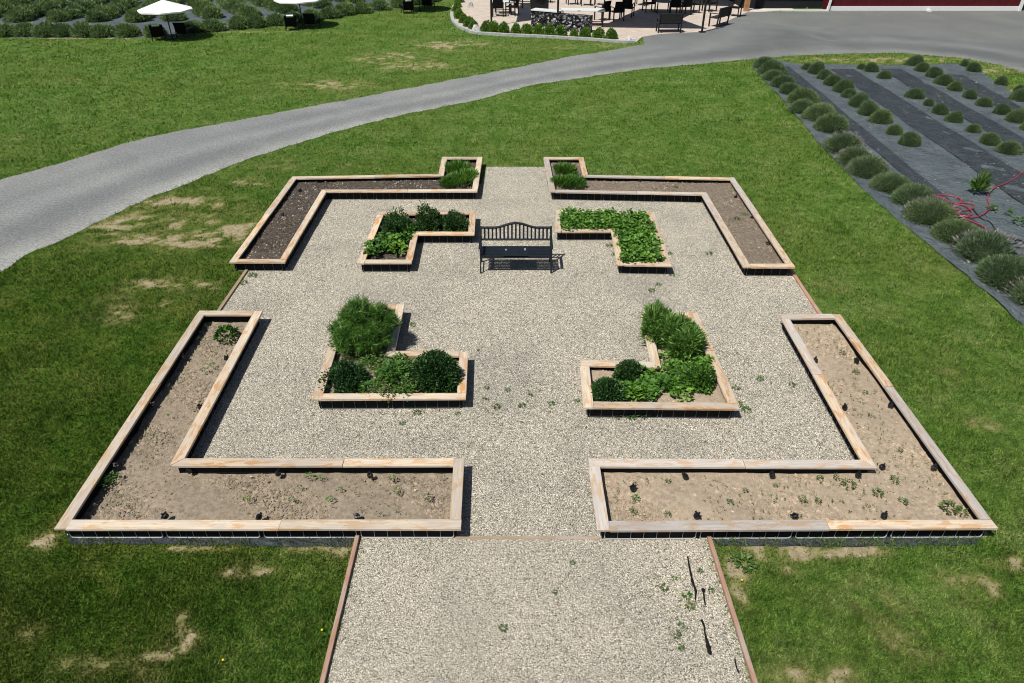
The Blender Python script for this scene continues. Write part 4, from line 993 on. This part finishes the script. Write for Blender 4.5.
# ------------------------------------------------------------------ hose and loose bits
def spline(pts, n=8):
    pts = [Vector(p) for p in pts]; out = []
    for i in range(len(pts) - 1):
        p0 = pts[max(0, i - 1)]; p1 = pts[i]; p2 = pts[i + 1]; p3 = pts[min(len(pts) - 1, i + 2)]
        for k in range(n):
            t = k / n; out.append(.5 * ((2 * p1) + (p2 - p0) * t + (2 * p0 - 5 * p1 + 4 * p2 - p3) * t * t + (3 * p1 - p0 - 3 * p2 + p3) * t ** 3))
    out.append(pts[-1]); return out
HZ = [(485,515),(440,460),(370,425),(300,395),(245,350),(225,310),(270,292),(340,293),(370,315),(335,340),(270,343),(200,318),(150,312),(215,385),(290,385),(345,375),(350,345),(300,310),(230,295),(150,258),(90,243),(180,241),(262,255),(278,285),(235,330),(290,378),(360,392),(410,380),(450,355),(478,320),(460,258),(500,195),(560,168),(640,130),(712,75),(800,20)]
hp = [(920 + a / 6.827, 160 + b / 6.827) for a, b in HZ]
pts = [P(a, b, .055 + (.018 if i % 3 == 1 else 0)) for i, (a, b) in enumerate(hp)]
o = MB().tube(spline(pts), .014, 7).build('garden_hose', M['hose'], None, None, True); tag(o, 'red rubber garden hose lying in loose tangled loops on the weed fabric', 'hose')
cp = []
for c_, r_, t0 in (((1014, 243), .24, 0), ((1006, 240), .2, 2)):
    q = P(*c_, .05)
    cp += [(q.x + r_ * math.cos(t0 + t), q.y + r_ * math.sin(t0 + t), .05 + .012 * (k % 2)) for k, t in enumerate(np.linspace(0, 7.4, 16))]
cp += [P(1010, 249, .05), P(1017, 254, .05)]
o = MB().tube(spline(cp, 4), .012, 6).build('drip_line_coil', M['black_plastic']); tag(o, 'black drip line coiled on the fabric beyond the hose end', 'drip line')
o = MB().tube(spline([P(972, 208, .05), P(981, 218, .05), P(990, 222, .05), P(997, 232, .05), P(1003, 238, .05)], 5), .010, 5).build('drip_line', M['black_plastic']); tag(o, 'thin black drip line running from the red hose tangle to the coil', 'drip line')
def shred(pts, label):
    m = MB(); L_ = []
    for a, b, wd in pts:
        p = P(a, b, .03); L_.append((p, wd))
    sp_ = spline([p for p, _ in L_], 5); ws = np.interp(np.linspace(0, 1, len(sp_)), np.linspace(0, 1, len(L_)), [w_ for _, w_ in L_])
    vs = []; 
    for i, p in enumerate(sp_):
        d = (sp_[min(i + 1, len(sp_) - 1)] - sp_[max(i - 1, 0)]).normalized(); s = Vector((-d.y, d.x, 0)) * ws[i] / 2 * random.uniform(.7, 1.3)
        zz = random.uniform(0, .02)
        vs += [p - s, p + Vector((0, 0, .012 + zz)), p + s, p + Vector((0, 0, -.012))]
    n_ = len(sp_); fs = []
    for i in range(n_ - 1):
        for k in range(4): fs.append((i * 4 + k, i * 4 + (k + 1) % 4, (i + 1) * 4 + (k + 1) % 4, (i + 1) * 4 + k))
    m.add(vs, fs + [(0, 3, 2, 1), tuple((n_ - 1) * 4 + k for k in range(4))])
    o = m.build('fabric_shred', M['liner']); tag(o, label, 'fabric shred', 'torn black fabric shreds on the entry path')
shred([(687.5,557,.015),(690,570,.018),(692.5,582,.03),(695.5,590,.03),(695,600,.008)], 'long black fabric shred on the path, farthest from the camera')
shred([(703,589,.05),(703.5,594,.02),(705,605,.012)], 'short hooked black fabric shred in the middle of the path shreds')
shred([(701.5,620,.035),(704,626,.02),(705,634,.012),(708,645,.045),(709.5,652,.05),(711,655,.01)], 'thick black fabric shred on the path, with a broad lower end')
shred([(734.5,659,.008),(737,669,.014),(739,673,.006)], 'tiny black fabric shred beside the right timber edging')

# ------------------------------------------------------------------ umbrellas and lawn chairs
def umbrella(bx, by, label):
    r = empty('patio_umbrella', (bx, by, 0), 0, label, 'umbrella', 'white umbrellas at the lavender edge')
    rim, apex, Rr = 1.34, 1.76, 1.26
    vs = [(0, 0, apex)]; 
    for k in range(16):
        a = 2 * math.pi * (k + .5) / 16; rr = Rr if k % 2 == 0 else Rr * .955
        vs.append((rr * math.cos(a), rr * math.sin(a), rim + (0 if k % 2 == 0 else .015)))
    fs = [(0, 1 + k, 1 + (k + 1) % 16) for k in range(16)]
    m = MB().add(vs, fs)
    m.add([(v[0], v[1], v[2]) for v in vs[1:]] + [(v[0], v[1], v[2] - .06) for v in vs[1:]], [(k, (k + 1) % 16, 16 + (k + 1) % 16, 16 + k) for k in range(16)])
    o = m.build('canopy', M['white_canvas'], r); md = o.modifiers.new('s', 'SOLIDIFY'); md.thickness = .006
    MB().tube([(0, 0, 0), (0, 0, apex + .06)], .028, 8).build('pole', M['black_metal'], r)
    m = MB()
    for k in range(8):
        a = 2 * math.pi * (2 * k + .5) / 16; m.bar((0, 0, apex - .05), (Rr * .97 * math.cos(a), Rr * .97 * math.sin(a), rim - .01), .012, .012)
    m.build('ribs', M['black_metal'], r)
    MB().lathe((0, 0, 0), [(.001, .01), (.2, .01), (.2, .04), (.05, .07), (.04, .16), (.001, .16)], 12).build('base', M['black_metal'], r)
    MB().lathe((0, 0, apex), [(.05, .0), (.045, .03), (.001, .05)], 8).build('finial', M['white_canvas'], r)
def lawn_chair(px, py, rz, label, pillow=False):
    p = P(px, py); r = empty('lounge_chair', (p.x, p.y + .3, 0), rz, label, 'lounge chair', 'black lounge chairs under the umbrellas')
    m = MB(); m.bar((0, .30, .26), (0, -.24, .22), .58, .03); m.build('seat', M['sling'], r)
    MB().bar((0, -.22, .20), (0, -.42, .74), .60, .03).build('backrest', M['sling'], r)
    for sx in (-1, 1):
        MB().bar((sx * .30, .30, 0), (sx * .30, .30, .42), .04, .04).build('leg', M['black_metal'], r)
        MB().bar((sx * .30, -.34, 0), (sx * .30, -.30, .42), .04, .04).build('leg', M['black_metal'], r)
        MB().box((sx * .30, -.01, .435), (.09, .72, .03)).build('armrest', M['black_metal'], r)
    if pillow: MB().bar((0, -.405, .70), (0, -.43, .765), .34, .10).build('headrest_pillow', M['white_canvas'], r)
q = P(172.5, 39); umbrella(q.x, q.y, 'white octagonal umbrella over two lounge chairs, leftmost at the lavender edge')
lawn_chair(157, 41, R(22), 'black lounge chair with pale headrest, left under the leftmost umbrella', True)
lawn_chair(184, 38.5, R(-8), 'black lounge chair without headrest, right under the leftmost umbrella')
q = P(303, 27); umbrella(q.x, q.y, 'white umbrella over the middle pair of lounge chairs, cut by the frame')
lawn_chair(291, 31, R(12), 'black lounge chair with pale headrest, left of the middle pair', True)
lawn_chair(311.5, 28.5, R(-6), 'black lounge chair without headrest, right of the middle pair')
q = P(420, 10.5); umbrella(q.x, q.y, 'white umbrella shading the rightmost pair of lounge chairs')
lawn_chair(407, 14, R(20), 'black lounge chair with pale headrest, left of the rightmost pair', True)
lawn_chair(428, 9.5, R(-8), 'black lounge chair without headrest, right of the rightmost pair')

# ------------------------------------------------------------------ patio
cv = [P(*q) for q in [(462,-2),(455,6),(452,14),(453,21),(459,27.5),(468,31.5),(476,34),(491,35),(510,36.2),(540,37.5),(560,38.6),(595,40.8),(622,43),(634,43)]]
cs = spline([(p.x, p.y, .04) for p in cv], 5)
m = MB(); vs = []; fs = []
for i, p in enumerate(cs):
    d = (cs[min(i + 1, len(cs) - 1)] - cs[max(i - 1, 0)]).normalized(); s = Vector((-d.y, d.x, 0)) * .09
    for q_, zz in ((p - s, -.02), (p - s, .12), (p + s, .12), (p + s, -.02)): vs.append((q_.x, q_.y, zz))
for i in range(len(cs) - 1):
    for k in range(4): fs.append((i * 4 + k, i * 4 + (k + 1) % 4, (i + 1) * 4 + (k + 1) % 4, (i + 1) * 4 + k))
m.add(vs, fs + [(0, 3, 2, 1), tuple((len(cs) - 1) * 4 + k for k in range(4))]); o = m.build('patio_curb', M['curb']); tag(o, 'curved pale concrete curb bounding the patio on the lawn side', 'curb')
boxm = []
for i in range(3):
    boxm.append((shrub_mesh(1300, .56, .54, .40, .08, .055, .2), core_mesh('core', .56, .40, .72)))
SHR = [(459,3),(457,8),(456.5,14),(459,19),(463,23.5),(468,27),(473,29.5),(486,32.5),(493,33),(503,33.5),(515.5,34.3),(528,34.5),(538.7,35),(549,35.8),(560.6,36.8),(574,37.6),(585,38.6),(598,39.6),(612,39.5)]
for i, (a, b) in enumerate(SHR):
    p = P(a, b); r_ = empty('boxwood_shrub', (p.x, p.y + .25, 0), random.uniform(0, 6), '%s bright green boxwood ball along the curved patio curb, counted from the far left end' % ordn(i), 'shrub', 'boxwood balls along the patio curb')
    s_ = random.uniform(.9, 1.12) * (.8 if i == 15 else 1)
    o = mkobj('leaf_mass', boxm[i % 3][0], M['box'], r_); o.scale = (s_, s_, s_)
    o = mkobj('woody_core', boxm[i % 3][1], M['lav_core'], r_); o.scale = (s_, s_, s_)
    MB().tube([(0, 0, 0), (0, 0, .2)], .02, 5).build('stem', M['stem'], r_)
def boulder(px, py, w_, d_, h_, label):
    p = P(px, py); bm = bmesh.new(); bmesh.ops.create_icosphere(bm, subdivisions=2, radius=1)
    for v in bm.verts:
        s = random.uniform(.82, 1.1); v.co = Vector((v.co.x * w_ / 2 * s, v.co.y * d_ / 2 * s, max(-.1, v.co.z) * h_ * s))
    me = bpy.data.meshes.new('boulder'); bm.to_mesh(me); bm.free(); o = mkobj('boulder', me, M['rock'], None, (p.x, p.y + d_ / 2, .0)); tag(o, label, 'boulder', 'pale boulders at the patio edge')
boulder(476, 33, .48, .4, .38, 'pale angular boulder among the boxwoods near the left lamp post')
boulder(470, 8, .42, .36, .36, 'white boulder at the far left end of the patio')
boulder(632, 41.5, .66, .4, .24, 'low white boulder at the right end of the curb by the driveway')
def post(px, py, h, r_, label):
    p = P(px, py); r = empty('sail_post', (p.x, p.y, .01), 0, label, 'post', 'tall black posts on the patio')
    MB().tube([(0, 0, 0), (0, 0, h)], r_, 10).build('pole', M['black_metal'], r); MB().box((0, 0, .015), (.3, .3, .03)).build('base_plate', M['black_metal'], r)
    MB().tube([(0, 0, h - .1), (.12, .05, h - .1)], .015, 6).build('hook', M['black_metal'], r)
post(491.5, 26.5, 3.6, .055, 'tall black post by the curb near the left boulder')
post(557.2, 31, 3.6, .055, 'tall black post in front of the stone faced bar')
post(701.8, 32.3, 3.6, .055, 'tall black post between the two dark benches')
# shade sails strung above; only their shade reaches the picture
def sail(pts, h, label):
    k = h; g_ = [P(a, b) for a, b in pts]
    top = [(p.x - .42 * k, p.y - .40 * k) for p in g_]; c = (sum(p[0] for p in top) / len(top), sum(p[1] for p in top) / len(top))
    r = empty('shade_sail', (c[0], c[1], h), 0, label, 'shade sail', 'brown shade sails over the patio')
    MB().prism([(p[0] - c[0], p[1] - c[1]) for p in ccw([Vector(t) for t in top])], 0, .012).build('sail_cloth', M['sail'], r)
    m = MB()
    for p in top:
        m.bar((p[0] - c[0], p[1] - c[1], .006), ((p[0] - c[0]) * 1.08, (p[1] - c[1]) * 1.08, .05), .02, .02)
    m.build('corner_rings', M['galv'], r)
sail([(599, 27.5), (708, 29), (681, 19.5), (700, 10), (640, 9)], 3.1, 'brown shade sail over the fire table seats')
sail([(516, 22.5), (536, 20), (534, 4), (520, 5)], 3.2, 'brown shade sail over the bar end of the patio')
sail([(673, 4.5), (733, 6.5), (740, -3), (670, -6)], 3.3, 'brown shade sail near the barn side of the patio')
# bar
a, b, c = P(531, 28.5), P(557, 31), P(589, 33.5)
r = empty('stone_bar', (a.x, a.y, .01), 0, 'long bar counter faced with dark and white stones under a pale top', 'bar counter')
def wallseg(p, q, th, z0, z1, name, mat, root, ext=0):
    d = (q - p).normalized(); n_ = Vector((-d.y, d.x, 0)) * th; o_ = root.location
    pp = [(x.x - o_.x, x.y - o_.y) for x in (p - d * ext, q + d * ext, q + d * ext + n_, p - d * ext + n_)]
    return MB().prism(pp, z0, z1).build(name, mat, root)
wallseg(a, b, .5, 0, .86, 'stone_face', M['stoneface'], r); wallseg(b + (c - b) * .004, c, .5, 0, .78, 'stone_face', M['stoneface'], r)
wallseg(a + Vector((0, -.04, 0)), b + Vector((0, -.04, 0)), .58, .862, .91, 'countertop', M['white_top'], r, .03)
# real stones set proud of the face
bm = bmesh.new()
for seg, zt in (((a, b), .84), ((b, c), .76)):
    for i in range(70):
        t = random.random(); p = seg[0] + (seg[1] - seg[0]) * t - r.location; z_ = random.uniform(.05, zt - .05); s_ = random.uniform(.04, .1)
        mt = Matrix.Translation((p.x, p.y - .005, z_)) @ Matrix.Diagonal((s_ * 1.2, .05, s_ * .8, 1)); bmesh.ops.create_icosphere(bm, subdivisions=1, radius=1, matrix=mt)
me = bpy.data.meshes.new('face_stones'); bm.to_mesh(me); bm.free(); mkobj('face_stones', me, M['stoneface'], r)
p = P(539.5, 19); r = empty('grill_cabinet', (p.x, p.y, .01), 0, 'tall black grill cabinet standing behind the left end of the bar', 'grill')
MB().box((0, .3, .55), (.98, .6, 1.1)).build('cabinet', M['black_metal'], r); MB().lathe((0, .3, 1.1), [(.46, 0), (.44, .1), (.3, .22), (.001, .28)], 12).build('hood', M['black_metal'], r); MB().bar((-.3, -.05, 1.0), (.3, -.05, 1.0), .03, .03).build('handle', M['galv'], r)
def table(px, py, W, D_, h, rz, label, glass=False, round_=False):
    p = P(px, py); r = empty('patio_table', (p.x, p.y + D_ / 2, .01), rz, label, 'table', 'patio tables')
    if round_: MB().lathe((0, 0, h), [(.001, -.03), (W / 2, -.03), (W / 2, 0), (.001, 0)], 20).build('tabletop', M['white_top'] if not glass else M['black_metal'], r)
    else: MB().box((0, 0, h - .02), (W, D_, .04)).build('tabletop', M['white_top'], r)
    for sx in (-1, 1):
        for sy in (-1, 1):
            k = .7 if round_ else .92
            MB().bar((sx * W / 2 * k, sy * D_ / 2 * k, 0), (sx * W / 2 * k, sy * D_ / 2 * k, h - .04), .06, .06).build('leg', M['black_metal'], r)
    if not round_: MB().box((0, -D_ / 2 * .92, .12), (W * .9, .04, .04)).box((0, D_ / 2 * .92, .12), (W * .9, .04, .04)).build('stretcher', M['black_metal'], r)
def chair(px, py, rz, label, name='patio_chair', sc=1.0):
    p = P(px, py); r = empty(name, (p.x, p.y + .25, .01), rz, label, 'chair', 'black patio chairs'); r.scale = (1.12, 1.12, 1.05)
    MB().box((0, 0, .43), (.52, .5, .04)).build('seat', M['sling'], r)
    MB().bar((0, -.24, .44), (0, -.34, .95), .5, .03).build('backrest', M['sling'], r)
    for sx in (-1, 1):
        MB().bar((sx * .26, .24, 0), (sx * .26, .24, .64), .05, .05).build('leg', M['black_metal'], r)
        MB().bar((sx * .26, -.26, 0), (sx * .26, -.24, .64), .05, .05).build('leg', M['black_metal'], r)
        MB().box((sx * .26, 0, .65), (.05, .54, .025)).build('armrest', M['black_metal'], r)
table(583, 27, 2.3, .85, .78, R(-4), 'long pale topped table with black legs beside the bar')
table(503, 14.5, .95, .8, .6, R(5), 'small pale topped table with black frame near the left lamp post')
table(664, 14, 1.1, 1.1, .6, 0, 'round dark fire table ringed by chairs behind the bench', True, True)
table(524, 6, .9, .8, .6, 0, 'pale topped table behind the grill, near the upper frame edge')
for a, b, rz, lb in [(512,16,70,'black chair tucked at the right of the small left table'),(516,9,150,'black chair beyond the small left table'),(602,21,40,'black chair at the right end of the long pale table'),(617,21.5,15,'black chair facing away, left of the pair by the sail shade'),(628,17.5,-20,'black chair turned sideways, right of the pair by the sail shade'),
    (649,12.5,100,'black chair at the left side of the round fire table'),(675,16,-10,'black chair right behind the front bench'),(693,13.5,-70,'black chair at the right side of the round fire table'),(735,17,60,'black chair beside the orange post by the barn'),(586,6,0,'black chair beyond the long table near the frame top'),(572,5,10,'black chair behind the long table, second of the far group'),(600,5.5,-10,'black chair behind the long table, rightmost of the far group'),(684,15.5,20,'black chair between the front bench and the tall black post'),(710,12,-60,'black chair beyond the tall black post at the right'),(641,6,160,'black chair farthest back behind the round fire table'),(498,17,0,'black chair in front of the small left table'),(546,3,0,'black chair behind the grill near the frame top')]:
    chair(a, b, R(rz), lb)
def pbench(px, py, W, rz, label):
    p = P(px, py); r = empty('patio_bench', (p.x, p.y + .25, .01), rz, label, 'bench', 'dark benches on the patio')
    MB().box((0, .02, .44), (W, .46, .04)).build('seat', M['bench_wood'], r)
    m = MB()
    for k in range(4): m.bar((0, -.235 - k * .02, .48 + k * .115), (0, -.255 - k * .02, .585 + k * .115), W - .06, .03)
    m.build('backrest', M['bench_wood'], r)
    for sx in (-1, 1):
        MB().bar((sx * (W / 2 - .04), .22, 0), (sx * (W / 2 - .04), .22, .64), .06, .06).build('leg', M['black_metal'], r)
        MB().bar((sx * (W / 2 - .04), -.22, 0), (sx * (W / 2 - .04), -.31, .93), .06, .06).build('leg', M['black_metal'], r)
        MB().box((sx * (W / 2 - .04), 0, .655), (.08, .56, .03)).build('armrest', M['bench_wood'], r)
    MB().box((0, -.22, .14), (W - .1, .035, .05)).build('stretcher', M['black_metal'], r)
pbench(669, 33.2, 1.22, R(3), 'dark slatted bench seen from behind at the patio edge')
pbench(719, 26.5, 1.25, R(48), 'dark slatted bench turned sideways beside the driveway')

# ------------------------------------------------------------------ barn
by = P(900, 11).y
bl, br_ = P(828, 11.5).x, P(1020, 11.5).x
r = empty('red_barn', (bl, by, 0), 0, 'dark red barn with white base trim beyond the grey driveway', 'barn')
Wd = br_ - bl
MB().box((Wd / 2, 5, 2.0), (Wd, 10, 4.0)).build('wall', M['barn_red'], r)
MB().box((Wd / 2, -.03, .14), (Wd + .1, .05, .24)).build('base_trim', M['white_paint'], r)
MB().bar((.0, -.08, 0), (.32, -.08, 3.9), .14, .10).build('corner_brace', M['white_paint'], r)
MB().box((Wd + .02, -.05, 2.0), (.16, .10, 4.0)).build('corner_trim', M['white_paint'], r)
MB().box((5.9, -.2, .05), (.14, .34, .10)).build('downspout_foot', M['white_paint'], r)
px0 = P(748, 12).x - bl
MB().box((px0 / 2, 5.4, 2.0), (-px0, 9, 4.0)).build('bay_shade_block', M['dark_int'], r)  # solid block filling the bay, its shade put into the colour
MB().box((px0 / 2, -.03, .035), (-px0 - .1, .18, .07)).build('door_sill', M['white_paint'], r)
m = MB(); x0, x1 = px0 - .4, Wd + .4
m.add([(x0, -.5, 3.9), (x1, -.5, 3.9), (x1, 5, 6.4), (x0, 5, 6.4), (x0, 10.5, 3.9), (x1, 10.5, 3.9), (x0, -.5, 4.05), (x1, -.5, 4.05), (x1, 5, 6.55), (x0, 5, 6.55), (x0, 10.5, 4.05), (x1, 10.5, 4.05)],
      [(0, 3, 2, 1), (3, 4, 5, 2), (6, 7, 8, 9), (9, 8, 11, 10), (0, 1, 7, 6), (4, 10, 11, 5), (0, 6, 9, 3), (3, 9, 10, 4), (1, 2, 8, 7), (2, 5, 11, 8)])
m.build('roof', M['roof'], r)
o = MB().box((0, 0, 1.95), (.26, .26, 3.9)).build('porch_post', M['orange_post'], None, (P(747, 12).x, by - .1, .01)); tag(o, 'orange stained timber post at the left end of the barn bay', 'post')
